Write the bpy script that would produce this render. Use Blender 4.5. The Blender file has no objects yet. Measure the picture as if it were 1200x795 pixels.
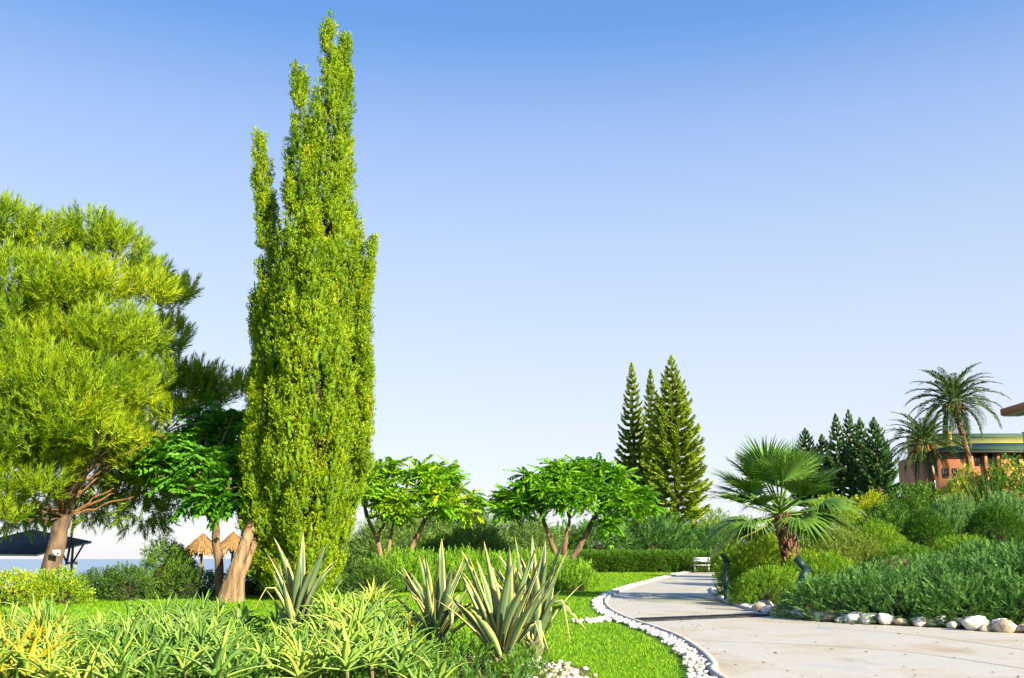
import bpy, bmesh, math, random
import numpy as np

rng = np.random.default_rng(11)
random.seed(11)
SC = bpy.context.scene
COL = SC.collection
R = math.radians

# ------------------------------------------------------------------ camera
W, HPX, F = 1200.0, 795.0, 1153.0
HORIZON = 655.0
PITCH = math.atan((HORIZON - HPX / 2) / F)
CAM_Z = 1.3
cam_d = bpy.data.cameras.new('camera')
cam = bpy.data.objects.new('camera', cam_d)
COL.objects.link(cam)
cam.location = (0, 0, CAM_Z)
cam.rotation_euler = (math.pi / 2 + PITCH, 0, 0)
cam_d.sensor_width = 36.0
cam_d.lens = 36.0 * F / W
cam_d.clip_end = 30000
cam_d.clip_start = 0.1
SC.camera = cam

# ------------------------------------------------------------------ sky, sun, exposure
SUN_AZ = R(42)      # to the right of straight behind the camera
SUN_EL = R(25)
world = bpy.data.worlds.new('World')
SC.world = world
world.use_nodes = True
nt = world.node_tree
sky = nt.nodes.new('ShaderNodeTexSky')
sky.sky_type = 'NISHITA'
sky.sun_disc = False
sky.sun_elevation = SUN_EL
# direction towards the sun: (sin az, -cos az); the node's rotation 0 is +Y, clockwise
sky.sun_rotation = math.pi - SUN_AZ
sky.altitude = 0
sky.air_density = 1.0
sky.dust_density = 0.6
sky.ozone_density = 5.0
bg = nt.nodes['Background']
wb = nt.nodes.new('ShaderNodeMixRGB'); wb.blend_type = 'MULTIPLY'; wb.inputs[0].default_value = 1   # even white balance of the whole sky
wb.inputs[2].default_value = (0.98, 0.955, 1.0, 1)
nt.links.new(sky.outputs[0], wb.inputs[1])
# the pale sea haze that thickens evenly towards the horizon all round
tcw = nt.nodes.new('ShaderNodeTexCoord'); sx = nt.nodes.new('ShaderNodeSeparateXYZ'); nt.links.new(tcw.outputs['Generated'], sx.inputs[0])
hr = nt.nodes.new('ShaderNodeValToRGB'); cr = hr.color_ramp
_st = [(0.0,(.93,.89,.89)),(.05,(.91,.89,.935)),(.105,(.86,.872,.945)),(.197,(.755,.82,.945)),(.309,(.59,.725,.95)),(.413,(.40,.57,.94)),(.5,(.165,.385,.84)),(.7,(.10,.28,.72)),(1.0,(.07,.22,.62))]
cr.elements[0].position = 0; cr.elements[0].color = (*_st[0][1], 1); cr.elements[1].position = 1; cr.elements[1].color = (*_st[-1][1], 1)
for _p, _c in _st[1:-1]:
    _e = cr.elements.new(_p); _e.color = (*_c, 1)
nt.links.new(sx.outputs['Z'], hr.inputs[0])
hs = nt.nodes.new('ShaderNodeVectorMath'); hs.operation = 'SCALE'; hs.inputs['Scale'].default_value = 1 / (0.114 * 2 ** 1.25); nt.links.new(hr.outputs[0], hs.inputs[0])
hm = nt.nodes.new('ShaderNodeMixRGB'); hm.inputs[0].default_value = 0.82
nt.links.new(wb.outputs[0], hm.inputs[1]); nt.links.new(hs.outputs[0], hm.inputs[2]); nt.links.new(hm.outputs[0], bg.inputs[0])
bg.inputs[1].default_value = 0.114

sun_d = bpy.data.lights.new('sun', 'SUN')
sun_d.energy = 5.0
sun_d.angle = R(0.6)
sun_d.color = (1.0, 0.88, 0.66)
sun = bpy.data.objects.new('sun', sun_d)
COL.objects.link(sun)
sun.rotation_euler = (math.pi / 2 - SUN_EL, 0, SUN_AZ)
sun.location = (20, -30, 40)

SC.view_settings.view_transform = 'Standard'
SC.view_settings.look = 'None'
SC.view_settings.gamma = 1
SC.view_settings.exposure = 1.25
SC.cycles.use_denoising = True
SC.cycles.max_bounces = 6
SC.cycles.diffuse_bounces = 2
SC.cycles.transmission_bounces = 3
SC.cycles.transparent_max_bounces = 4

# ------------------------------------------------------------------ picture <-> place
cp, sp = math.cos(PITCH), math.sin(PITCH)
def ray(px, py):
    a = (px - W / 2) / F; b = -(py - HPX / 2) / F
    return np.array([a, cp - b * sp, sp + b * cp])
def at(px, py, Y):
    d = ray(px, py); return np.array([0, 0, CAM_Z]) + d * (Y / d[1])
def atx(px, Y, py=655):
    return at(px, py, Y)[0]
def base(y):
    return 0.0107 * (np.minimum(y, 90.0) - 8.0)
def gpt(px, py):
    d = ray(px, py)
    t = (CAM_Z + 0.0107 * 8) / (0.0107 * d[1] - d[2])
    return np.array([d[0] * t, d[1] * t])

# path edges, read on the ground
LE = np.array([gpt(*p) for p in [(848,800),(838,783),(820,765),(795,749),(767,738),(738,728),(718,718),(710,709),(714,701),(735,691),(765,682),(800,673)]] + [(11.0,60.0),(14.5,70.0),(22,80)])
LE = np.vstack([[(2.35, 5.0)], LE])
RE = np.array([gpt(*p) for p in [(1200,744),(1130,739),(1050,735),(960,730),(905,722),(868,713),(845,704),(836,697),(837,690)]] + [(9.4,40.0),(12.2,50.0),(15.5,60.0),(19.0,67.0),(25,75)])
RE = np.vstack([[(30.0, 13.2), (14.0, 14.6)], RE])
def resample(P, n):
    P = np.asarray(P, float)
    # Catmull-Rom, then even arc length
    Q = np.vstack([2 * P[0] - P[1], P, 2 * P[-1] - P[-2]])
    out = []
    for i in range(1, len(Q) - 2):
        for t in np.linspace(0, 1, 12, endpoint=False):
            p0, p1, p2, p3 = Q[i-1], Q[i], Q[i+1], Q[i+2]
            out.append(0.5 * ((2*p1) + (-p0+p2)*t + (2*p0-5*p1+4*p2-p3)*t*t + (-p0+3*p1-3*p2+p3)*t**3))
    out.append(P[-1]); out = np.array(out)
    s = np.r_[0, np.cumsum(np.linalg.norm(np.diff(out, axis=0), axis=1))]
    u = np.linspace(0, s[-1], n)
    return np.stack([np.interp(u, s, out[:, k]) for k in range(out.shape[1])], 1)
LC = resample(LE, 240)
RC = resample(RE, 240)
_o = np.argsort(RC[:, 1]); RXY = RC[_o]
def xr(y): return np.interp(y, RXY[:, 1], RXY[:, 0])
_o = np.argsort(LC[:, 1]); LXY = LC[_o]
def xl(y): return np.interp(y, LXY[:, 1], LXY[:, 0])
def sstep(a, b, x):
    t = np.clip((x - a) / (b - a), 0, 1); return t * t * (3 - 2 * t)
def H(x, y):
    x = np.asarray(x, float); y = np.asarray(y, float)
    z = base(y)
    e = np.maximum(0, x - xr(y) - 1.0) * sstep(15.0, 20.0, y)
    z = z + 6.0 * (1 - np.exp(-e * 0.19 / 6.0))
    drop = sstep(33, 58, y) * sstep(-7, -12, x - 0.05 * (y - 40))
    z = z - 4.6 * drop
    bed = np.exp(-(((x + 3.6) / 3.6) ** 2 + ((y - 11.0) / 2.0) ** 2) ** 2)
    return z + 0.12 * bed
def hz(x, y): return float(H(x, y))

# ------------------------------------------------------------------ objects
def put(o, parent=None):
    COL.objects.link(o)
    if parent: o.parent = parent
    return o
def tag(o, label=None, cat=None, group=None, kind=None):
    if label: o['label'] = label
    if cat: o['category'] = cat
    if group: o['group'] = group
    if kind: o['kind'] = kind
    return o
def thing(name, label, cat, loc, group=None, rz=0.0):
    o = bpy.data.objects.new(name, None)
    o.location = tuple(float(c) for c in loc); o.rotation_euler = (0, 0, rz)
    o.empty_display_size = 0.2
    put(o); return tag(o, label, cat, group)
def mesh(name, V, Fs, mat=None, vals=None, smooth=False, u=None):
    """V (n,3); Fs array (m,3) or (m,4) or a list of such arrays"""
    if isinstance(Fs, np.ndarray): Fs = [Fs]
    V = np.asarray(V, np.float32)
    me = bpy.data.meshes.new(name)
    me.vertices.add(len(V)); me.vertices.foreach_set('co', V.ravel())
    loops = np.concatenate([f.ravel() for f in Fs]).astype(np.int32)
    tot = np.concatenate([np.full(len(f), f.shape[1]) for f in Fs]).astype(np.int32)
    start = np.r_[0, np.cumsum(tot)[:-1]].astype(np.int32)
    me.loops.add(len(loops)); me.loops.foreach_set('vertex_index', loops)
    me.polygons.add(len(tot)); me.polygons.foreach_set('loop_start', start); me.polygons.foreach_set('loop_total', tot)
    if smooth: me.polygons.foreach_set('use_smooth', np.ones(len(tot), bool))
    if vals is not None:
        a = me.attributes.new('v', 'FLOAT', 'FACE'); a.data.foreach_set('value', np.asarray(vals, np.float32))
    if u is not None:
        a = me.attributes.new('u', 'FLOAT', 'POINT'); a.data.foreach_set('value', np.asarray(u, np.float32))
    me.update(calc_edges=True)
    if mat: me.materials.append(mat)
    return me
def obj(name, me, parent=None, loc=None, rz=None):
    o = bpy.data.objects.new(name, me); put(o, parent)
    if loc is not None: o.location = tuple(float(c) for c in loc)
    if rz is not None: o.rotation_euler = (0, 0, rz)
    return o

class MB:
    """collects boxes, tubes and plain polygons into one mesh"""
    def __init__(s): s.v = []; s.q = []; s.t = []; s.n = 0
    def add(s, V, Q=None, T=None):
        V = np.asarray(V, float)
        if Q is not None and len(Q): s.q.append(np.asarray(Q) + s.n)
        if T is not None and len(T): s.t.append(np.asarray(T) + s.n)
        s.v.append(V); s.n += len(V); return s
    def box(s, x0, x1, y0, y1, z0, z1):
        V = [(x, y, z) for z in (z0, z1) for y in (y0, y1) for x in (x0, x1)]
        return s.add(V, [(0,2,3,1),(4,5,7,6),(0,1,5,4),(2,6,7,3),(0,4,6,2),(1,3,7,5)])
    def tube(s, pts, rad, seg=8, cap=True):
        pts = np.asarray(pts, float); n = len(pts)
        rad = np.broadcast_to(np.asarray(rad, float), (n,))
        d = np.gradient(pts, axis=0); d /= np.linalg.norm(d, axis=1)[:, None] + 1e-9
        ref = np.array([1.0, 0, 0]) if abs(d[0][0]) < 0.8 else np.array([0, 1.0, 0])
        V = []
        for i in range(n):
            a = np.cross(d[i], ref); a /= np.linalg.norm(a); b = np.cross(d[i], a)
            th = np.arange(seg) * 2 * math.pi / seg
            V.append(pts[i] + rad[i] * (np.cos(th)[:, None] * a + np.sin(th)[:, None] * b))
        V = np.vstack(V); Q = []
        for i in range(n - 1):
            for k in range(seg):
                k2 = (k + 1) % seg
                Q.append((i*seg+k, i*seg+k2, (i+1)*seg+k2, (i+1)*seg+k))
        T = []
        if cap:
            V = np.vstack([V, pts[0], pts[-1]]); c0, c1 = n*seg, n*seg+1
            for k in range(seg):
                k2 = (k + 1) % seg
                T += [(c0, k2, k), (c1, (n-1)*seg+k, (n-1)*seg+k2)]
        return s.add(V, Q, T)
    def mesh(s, name, mat, smooth=False, off=(0, 0, 0)):
        Fs = []
        if s.q: Fs.append(np.vstack(s.q))
        if s.t: Fs.append(np.vstack(s.t))
        return mesh(name, np.vstack(s.v) - np.asarray(off, float), Fs, mat, smooth=smooth)

# ------------------------------------------------------------------ materials
def ramp(n, stops):
    cr = n.color_ramp
    while len(cr.elements) > 1: cr.elements.remove(cr.elements[-1])
    cr.elements[0].position = stops[0][0]; cr.elements[0].color = (*stops[0][1], 1)
    for p, c in stops[1:]:
        e = cr.elements.new(p); e.color = (*c, 1)
def foliage_mat(name, stops, trans=0.35, rough=0.55, spec=0.25, warm=1.0, gain=1.7):
    m = bpy.data.materials.new(name); m.use_nodes = True
    n, l = m.node_tree.nodes, m.node_tree.links
    p = n['Principled BSDF']; out = n['Material Output']
    a = n.new('ShaderNodeAttribute'); a.attribute_name = 'v'
    g = n.new('ShaderNodeNewGeometry')
    nz = n.new('ShaderNodeTexNoise'); nz.inputs['Scale'].default_value = 0.9; nz.inputs['Detail'].default_value = 2
    l.new(g.outputs['Position'], nz.inputs['Vector'])
    ma = n.new('ShaderNodeMath'); ma.operation = 'MULTIPLY_ADD'
    l.new(nz.outputs['Fac'], ma.inputs[0]); ma.inputs[1].default_value = 0.5
    sb = n.new('ShaderNodeMath'); sb.operation = 'SUBTRACT'; l.new(a.outputs['Fac'], sb.inputs[0]); sb.inputs[1].default_value = 0.25
    l.new(sb.outputs[0], ma.inputs[2])
    r = n.new('ShaderNodeValToRGB'); ramp(r, [(q, tuple(min(0.8, c * gain) for c in col)) for q, col in stops])
    l.new(ma.outputs[0], r.inputs['Fac'])
    l.new(r.outputs['Color'], p.inputs['Base Color'])
    p.inputs['Roughness'].default_value = rough
    p.inputs['Specular IOR Level'].default_value = spec
    tr = n.new('ShaderNodeBsdfTranslucent')
    mx = n.new('ShaderNodeMixRGB'); mx.blend_type = 'MULTIPLY'; mx.inputs[0].default_value = 1
    l.new(r.outputs['Color'], mx.inputs[1]); mx.inputs[2].default_value = (1.0 * warm, 1.0, 0.55, 1)
    l.new(mx.outputs[0], tr.inputs['Color'])
    ms = n.new('ShaderNodeMixShader'); ms.inputs[0].default_value = trans * 0.5
    l.new(p.outputs[0], ms.inputs[1]); l.new(tr.outputs[0], ms.inputs[2])
    l.new(ms.outputs[0], out.inputs['Surface'])
    return m
def plain_mat(name, col, rough=0.7, col2=None, scale=3.0, bump=0.0, bscale=20.0, spec=0.3, metal=0.0, stretch=None, detail=6, space='Object', lo=0.35, hi=0.65):
    m = bpy.data.materials.new(name); m.use_nodes = True
    n, l = m.node_tree.nodes, m.node_tree.links
    p = n['Principled BSDF']
    p.inputs['Base Color'].default_value = (*col, 1); p.inputs['Roughness'].default_value = rough
    p.inputs['Specular IOR Level'].default_value = spec; p.inputs['Metallic'].default_value = metal
    tc = n.new('ShaderNodeTexCoord'); src = tc.outputs['Object']
    if space == 'Position':
        src = n.new('ShaderNodeNewGeometry').outputs['Position']
    if stretch:
        mp = n.new('ShaderNodeMapping'); mp.inputs['Scale'].default_value = stretch; l.new(src, mp.inputs[0]); src = mp.outputs[0]
    if col2:
        nz = n.new('ShaderNodeTexNoise'); nz.inputs['Scale'].default_value = scale; nz.inputs['Detail'].default_value = detail
        l.new(src, nz.inputs['Vector'])
        r = n.new('ShaderNodeValToRGB'); ramp(r, [(lo, col), (hi, col2)])
        l.new(nz.outputs['Fac'], r.inputs[0]); l.new(r.outputs[0], p.inputs['Base Color'])
    if bump:
        nb = n.new('ShaderNodeTexNoise'); nb.inputs['Scale'].default_value = bscale; nb.inputs['Detail'].default_value = 5
        l.new(src, nb.inputs['Vector'])
        b = n.new('ShaderNodeBump'); b.inputs['Strength'].default_value = bump; b.inputs['Distance'].default_value = 0.05
        l.new(nb.outputs['Fac'], b.inputs['Height']); l.new(b.outputs[0], p.inputs['Normal'])
    return m

M = {}
M['cypress'] = foliage_mat('cypress_leaf', [(0.0,(0.02,0.05,0.003)),(0.4,(0.075,0.135,0.003)),(0.75,(0.14,0.20,0.004)),(0.97,(0.20,0.22,0.005)),(1.0,(0.24,0.20,0.010))], 0.35, gain=2.1)
M['pine'] = foliage_mat('pine_needle', [(0.0,(0.03,0.07,0.005)),(0.4,(0.10,0.17,0.005)),(0.8,(0.20,0.25,0.005)),(1.0,(0.29,0.28,0.006))], 0.4, gain=1.9)
M['pinnate'] = foliage_mat('pinnate_leaf', [(0.0,(0.02,0.08,0.004)),(0.5,(0.06,0.17,0.006)),(0.85,(0.14,0.24,0.006)),(1.0,(0.26,0.27,0.008))], 0.45, 0.5, gain=2.2)
M['norfolk'] = foliage_mat('norfolk_needle', [(0.0,(0.03,0.07,0.008)),(0.5,(0.10,0.15,0.010)),(1.0,(0.20,0.21,0.012))], 0.3, gain=2.3)
M['norfolk_shaded'] = foliage_mat('norfolk_shaded_needle', [(0.0,(0.015,0.045,0.015)),(0.5,(0.035,0.08,0.022)),(1.0,(0.07,0.12,0.03))], 0.2, gain=2.3)  # darker copy of the Norfolk needles, shade painted into the colour
M['juniper'] = foliage_mat('juniper_leaf', [(0.0,(0.02,0.07,0.018)),(0.5,(0.055,0.14,0.028)),(1.0,(0.12,0.23,0.045))], 0.3, 0.6, gain=1.6)
M['rosemary'] = foliage_mat('rosemary_leaf', [(0.0,(0.025,0.07,0.006)),(0.5,(0.075,0.16,0.008)),(1.0,(0.15,0.25,0.014))], 0.4, gain=2.3)
M['tamarisk'] = foliage_mat('tamarisk_leaf', [(0.0,(0.045,0.09,0.018)),(0.5,(0.09,0.16,0.03)),(1.0,(0.16,0.23,0.05))], 0.4, gain=2.0)
M['bright'] = foliage_mat('bright_leaf', [(0.0,(0.035,0.10,0.005)),(0.5,(0.09,0.19,0.008)),(0.9,(0.17,0.26,0.01)),(1.0,(0.28,0.30,0.015))], 0.35)
M['green'] = foliage_mat('green_leaf', [(0.0,(0.018,0.06,0.006)),(0.5,(0.05,0.13,0.009)),(1.0,(0.11,0.20,0.014))], 0.35)
M['dark'] = foliage_mat('dark_leaf', [(0.0,(0.012,0.035,0.008)),(0.5,(0.03,0.075,0.010)),(1.0,(0.08,0.14,0.016))], 0.3)
M['pale'] = foliage_mat('pale_leaf', [(0.0,(0.07,0.11,0.02)),(0.5,(0.14,0.20,0.03)),(1.0,(0.24,0.27,0.05))], 0.35)
M['golden'] = foliage_mat('golden_leaf', [(0.0,(0.11,0.16,0.006)),(0.5,(0.24,0.28,0.006)),(1.0,(0.42,0.38,0.010))], 0.35)
M['lavender'] = foliage_mat('lavender_leaf', [(0.0,(0.03,0.08,0.02)),(0.5,(0.065,0.15,0.032)),(1.0,(0.12,0.21,0.055))], 0.3)
M['yellow_flower'] = foliage_mat('yellow_petal', [(0.0,(0.55,0.36,0.005)),(1.0,(0.75,0.55,0.02))], 0.35)
M['pink_flower'] = foliage_mat('pink_petal', [(0.0,(0.16,0.06,0.06)),(1.0,(0.28,0.13,0.12))], 0.35, gain=1.0)
M['aloe'] = foliage_mat('aloe_leaf', [(0.0,(0.05,0.12,0.022)),(0.45,(0.12,0.21,0.035)),(0.8,(0.22,0.30,0.04)),(1.0,(0.34,0.34,0.03))], 0.25, 0.45, 0.35, gain=2.0)
M['aloe_dry'] = foliage_mat('aloe_dry_leaf', [(0.0,(0.22,0.22,0.015)),(0.5,(0.36,0.28,0.014)),(1.0,(0.44,0.26,0.02))], 0.25, 0.5, gain=1.4)
M['lawn_blade'] = foliage_mat('lawn_blade', [(0.0,(0.035,0.11,0.003)),(0.5,(0.11,0.24,0.004)),(1.0,(0.26,0.35,0.010))], 0.35, 0.5, gain=1.6)
M['fan'] = foliage_mat('fan_palm_leaf', [(0.0,(0.025,0.075,0.010)),(0.5,(0.06,0.14,0.018)),(0.85,(0.12,0.21,0.03)),(1.0,(0.20,0.25,0.05))], 0.3, 0.45, 0.35, gain=1.6)
M['fan_old'] = foliage_mat('fan_palm_old_leaf', [(0.0,(0.06,0.12,0.022)),(0.5,(0.11,0.17,0.03)),(1.0,(0.22,0.22,0.05))], 0.35, 0.5, gain=1.5)
M['date'] = foliage_mat('date_palm_leaf', [(0.0,(0.025,0.055,0.022)),(0.5,(0.06,0.11,0.035)),(1.0,(0.13,0.18,0.055))], 0.25, 0.45)
M['bark'] = plain_mat('bark', (0.10,0.062,0.036), 0.9, (0.26,0.17,0.09), 5, 0.6, 14, stretch=(1,1,0.25))
M['pine_bark'] = plain_mat('pine_bark', (0.09,0.06,0.042), 0.92, (0.22,0.15,0.10), 6, 0.9, 9, stretch=(1,1,0.35))
M['pine_limb'] = plain_mat('pine_limb_bark', (0.11,0.06,0.03), 0.9, (0.27,0.14,0.05), 6, 0.6, 14)
M['pale_bark'] = plain_mat('pale_bark', (0.15,0.095,0.05), 0.95, (0.36,0.25,0.14), 9, 1.0, 22, stretch=(1,1,0.16))
M['palm_bark'] = plain_mat('palm_bark', (0.10,0.055,0.03), 0.95, (0.30,0.17,0.09), 9, 0.9, 12)
M['inner_shade'] = plain_mat('inner_twig_shade', (0.018,0.014,0.008), 0.95, (0.045,0.035,0.018), 14, 0.8, 30)  # inner twigs kept near black; gap shade is painted into the colour
M['soil'] = plain_mat('soil', (0.05,0.033,0.02), 0.95, (0.13,0.09,0.05), 4, 0.6, 14, space='Position')
M['stone'] = plain_mat('white_stone', (0.36,0.32,0.25), 0.9, (0.76,0.73,0.67), 3.5, 0.6, 18, spec=0.2, lo=0.3, hi=0.52, space='Position')
M['stone_tan'] = plain_mat('tan_stone', (0.38,0.29,0.17), 0.85, (0.66,0.58,0.44), 4, 0.5, 18, spec=0.2)
M['white_paint'] = plain_mat('white_paint', (0.78,0.77,0.76), 0.45, (0.68,0.67,0.66), 5)
M['steel'] = plain_mat('grey_steel', (0.20,0.20,0.20), 0.4, metal=0.7)
M['post_paint'] = plain_mat('dark_green_paint', (0.006,0.028,0.024), 0.45, (0.012,0.042,0.036), 4)
M['canvas'] = plain_mat('dark_canvas', (0.020,0.030,0.028), 0.85, (0.04,0.05,0.045), 3, 0.2, 30)
M['canvas_trim'] = plain_mat('pale_trim', (0.45,0.45,0.42), 0.7)
M['rust_pole'] = plain_mat('brown_pole', (0.07,0.045,0.04), 0.6, (0.13,0.08,0.06), 6)
M['thatch'] = plain_mat('thatch', (0.22,0.12,0.04), 0.95, (0.42,0.24,0.09), 12, 0.8, 25, stretch=(1,1,0.2))
M['terracotta'] = plain_mat('terracotta_render', (0.50,0.19,0.09), 0.85, (0.58,0.23,0.11), 0.6, 0.15, 6)
M['roof_green'] = plain_mat('green_roof', (0.035,0.085,0.045), 0.6, (0.06,0.12,0.06), 1.2, 0.3, 5, stretch=(6,1,1))
M['roof_sunlit'] = plain_mat('sunlit_green_roof', (0.24,0.24,0.035), 0.7, (0.32,0.30,0.05), 1.2, 0.3, 5)  # green roof with the sunlight on it painted in as yellow-green
M['cream'] = plain_mat('cream_render', (0.62,0.54,0.44), 0.85, (0.70,0.62,0.52), 1.0)
M['yellow_and_sunlit'] = plain_mat('yellow_and_sunlit_render', (0.70,0.46,0.12), 0.85)
M['glass'] = plain_mat('window_glass', (0.02,0.025,0.03), 0.08, spec=0.6)
M['blue_panel'] = plain_mat('frosted_glass_panel', (0.42,0.50,0.60), 0.3, spec=0.5)
M['iron'] = plain_mat('drain_iron', (0.035,0.036,0.038), 0.55, (0.07,0.07,0.07), 8, metal=0.3)
M['sand'] = plain_mat('sand', (0.45,0.36,0.25), 0.95, (0.55,0.45,0.32), 0.5, space='Position')
M['paper'] = plain_mat('white_notice', (0.75,0.75,0.72), 0.6)
M['dates'] = plain_mat('date_fruit', (0.45,0.16,0.03), 0.6, (0.30,0.08,0.02), 9)

# ground: lawn-coloured earth
def ground_mat():
    m = bpy.data.materials.new('turf'); m.use_nodes = True
    n, l = m.node_tree.nodes, m.node_tree.links; p = n['Principled BSDF']
    g = n.new('ShaderNodeNewGeometry')
    a = n.new('ShaderNodeTexNoise'); a.inputs['Scale'].default_value = 0.35; a.inputs['Detail'].default_value = 5
    b = n.new('ShaderNodeTexNoise'); b.inputs['Scale'].default_value = 30; b.inputs['Detail'].default_value = 3
    l.new(g.outputs['Position'], a.inputs[0]); l.new(g.outputs['Position'], b.inputs[0])
    mx = n.new('ShaderNodeMath'); mx.operation = 'MULTIPLY_ADD'; l.new(b.outputs['Fac'], mx.inputs[0]); mx.inputs[1].default_value = 0.5
    h = n.new('ShaderNodeMath'); h.operation = 'MULTIPLY'; l.new(a.outputs['Fac'], h.inputs[0]); h.inputs[1].default_value = 0.5
    l.new(h.outputs[0], mx.inputs[2])
    r = n.new('ShaderNodeValToRGB'); ramp(r, [(0.3,(0.045,0.13,0.004)),(0.5,(0.075,0.20,0.005)),(0.7,(0.12,0.26,0.008))])
    l.new(mx.outputs[0], r.inputs[0]); l.new(r.outputs[0], p.inputs['Base Color'])
    p.inputs['Roughness'].default_value = 0.9; p.inputs['Specular IOR Level'].default_value = 0.1
    return m
M['turf'] = ground_mat()

def path_mat():
    m = bpy.data.materials.new('tinted_concrete'); m.use_nodes = True
    n, l = m.node_tree.nodes, m.node_tree.links; p = n['Principled BSDF']
    g = n.new('ShaderNodeNewGeometry')
    mp = n.new('ShaderNodeMapping'); mp.inputs['Scale'].default_value = (0.7, 0.6, 1); l.new(g.outputs['Position'], mp.inputs[0])
    a = n.new('ShaderNodeTexNoise'); a.inputs['Scale'].default_value = 1.0; a.inputs['Detail'].default_value = 6; a.inputs['Roughness'].default_value = 0.6
    l.new(mp.outputs[0], a.inputs[0])
    r = n.new('ShaderNodeValToRGB'); ramp(r, [(0.3,(0.38,0.31,0.21)),(0.42,(0.47,0.42,0.33)),(0.54,(0.52,0.49,0.43)),(0.7,(0.46,0.45,0.43))])
    l.new(a.outputs['Fac'], r.inputs[0])
    # dull green smudges
    c = n.new('ShaderNodeTexNoise'); c.inputs['Scale'].default_value = 0.9; c.inputs['Detail'].default_value = 7; c.inputs['Roughness'].default_value = 0.7
    mp2 = n.new('ShaderNodeMapping'); mp2.inputs['Scale'].default_value = (0.7, 0.45, 1); mp2.inputs['Location'].default_value = (3.3, 1.9, 0)
    l.new(g.outputs['Position'], mp2.inputs[0]); l.new(mp2.outputs[0], c.inputs[0])
    # one dull green patch of its own on the far bend
    vm = n.new('ShaderNodeVectorMath'); vm.operation = 'SUBTRACT'; l.new(g.outputs['Position'], vm.inputs[0]); vm.inputs[1].default_value = (4.3, 27.5, 0.2)
    vs = n.new('ShaderNodeVectorMath'); vs.operation = 'MULTIPLY'; l.new(vm.outputs[0], vs.inputs[0]); vs.inputs[1].default_value = (0.85, 0.33, 0)
    vl = n.new('ShaderNodeVectorMath'); vl.operation = 'LENGTH'; l.new(vs.outputs[0], vl.inputs[0])
    dm = n.new('ShaderNodeMapRange'); dm.inputs[1].default_value = 0.2; dm.inputs[2].default_value = 1.5; dm.inputs[3].default_value = 0.2; dm.inputs[4].default_value = -0.05
    l.new(vl.outputs['Value'], dm.inputs[0])
    ad = n.new('ShaderNodeMath'); l.new(c.outputs['Fac'], ad.inputs[0]); l.new(dm.outputs[0], ad.inputs[1])
    r2 = n.new('ShaderNodeValToRGB'); ramp(r2, [(0.56,(0,0,0)),(0.70,(1,1,1))]); l.new(ad.outputs[0], r2.inputs[0])
    mf = n.new('ShaderNodeMath'); mf.operation = 'MULTIPLY'; mf.inputs[1].default_value = 0.6; l.new(r2.outputs[0], mf.inputs[0])
    mx = n.new('ShaderNodeMixRGB'); l.new(mf.outputs[0], mx.inputs[0]); l.new(r.outputs[0], mx.inputs[1]); mx.inputs[2].default_value = (0.16,0.19,0.06,1)
    f = n.new('ShaderNodeTexNoise'); f.inputs['Scale'].default_value = 45; f.inputs['Detail'].default_value = 4; l.new(g.outputs['Position'], f.inputs[0])
    fr = n.new('ShaderNodeMapRange'); fr.inputs[3].default_value = 0.7; fr.inputs[4].default_value = 1.3; l.new(f.outputs['Fac'], fr.inputs[0])
    m2 = n.new('ShaderNodeMixRGB'); m2.blend_type = 'MULTIPLY'; m2.inputs[0].default_value = 1; l.new(mx.outputs[0], m2.inputs[1]); l.new(fr.outputs[0], m2.inputs[2])
    l.new(m2.outputs[0], p.inputs['Base Color'])
    rr = n.new('ShaderNodeMapRange'); rr.inputs[1].default_value = 0.35; rr.inputs[2].default_value = 0.65; rr.inputs[3].default_value = 0.75; rr.inputs[4].default_value = 0.5
    l.new(a.outputs['Fac'], rr.inputs[0]); l.new(rr.outputs[0], p.inputs['Roughness'])
    p.inputs['Specular IOR Level'].default_value = 0.5
    b = n.new('ShaderNodeBump'); b.inputs['Strength'].default_value = 0.25; b.inputs['Distance'].default_value = 0.02
    l.new(f.outputs['Fac'], b.inputs['Height']); l.new(b.outputs[0], p.inputs['Normal'])
    return m
M['path'] = path_mat()

def sea_mat():
    m = bpy.data.materials.new('sea_water'); m.use_nodes = True
    n, l = m.node_tree.nodes, m.node_tree.links; p = n['Principled BSDF']
    p.inputs['Base Color'].default_value = (0.10,0.20,0.32,1); p.inputs['Roughness'].default_value = 0.25
    g = n.new('ShaderNodeNewGeometry')
    mp = n.new('ShaderNodeMapping'); mp.inputs['Scale'].default_value = (0.05, 0.25, 1); l.new(g.outputs['Position'], mp.inputs[0])
    a = n.new('ShaderNodeTexNoise'); a.inputs['Scale'].default_value = 1.0; a.inputs['Detail'].default_value = 6; l.new(mp.outputs[0], a.inputs[0])
    b = n.new('ShaderNodeBump'); b.inputs['Strength'].default_value = 0.4; b.inputs['Distance'].default_value = 0.4
    l.new(a.outputs['Fac'], b.inputs['Height']); l.new(b.outputs[0], p.inputs['Normal'])
    return m
M['sea'] = sea_mat()

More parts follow.
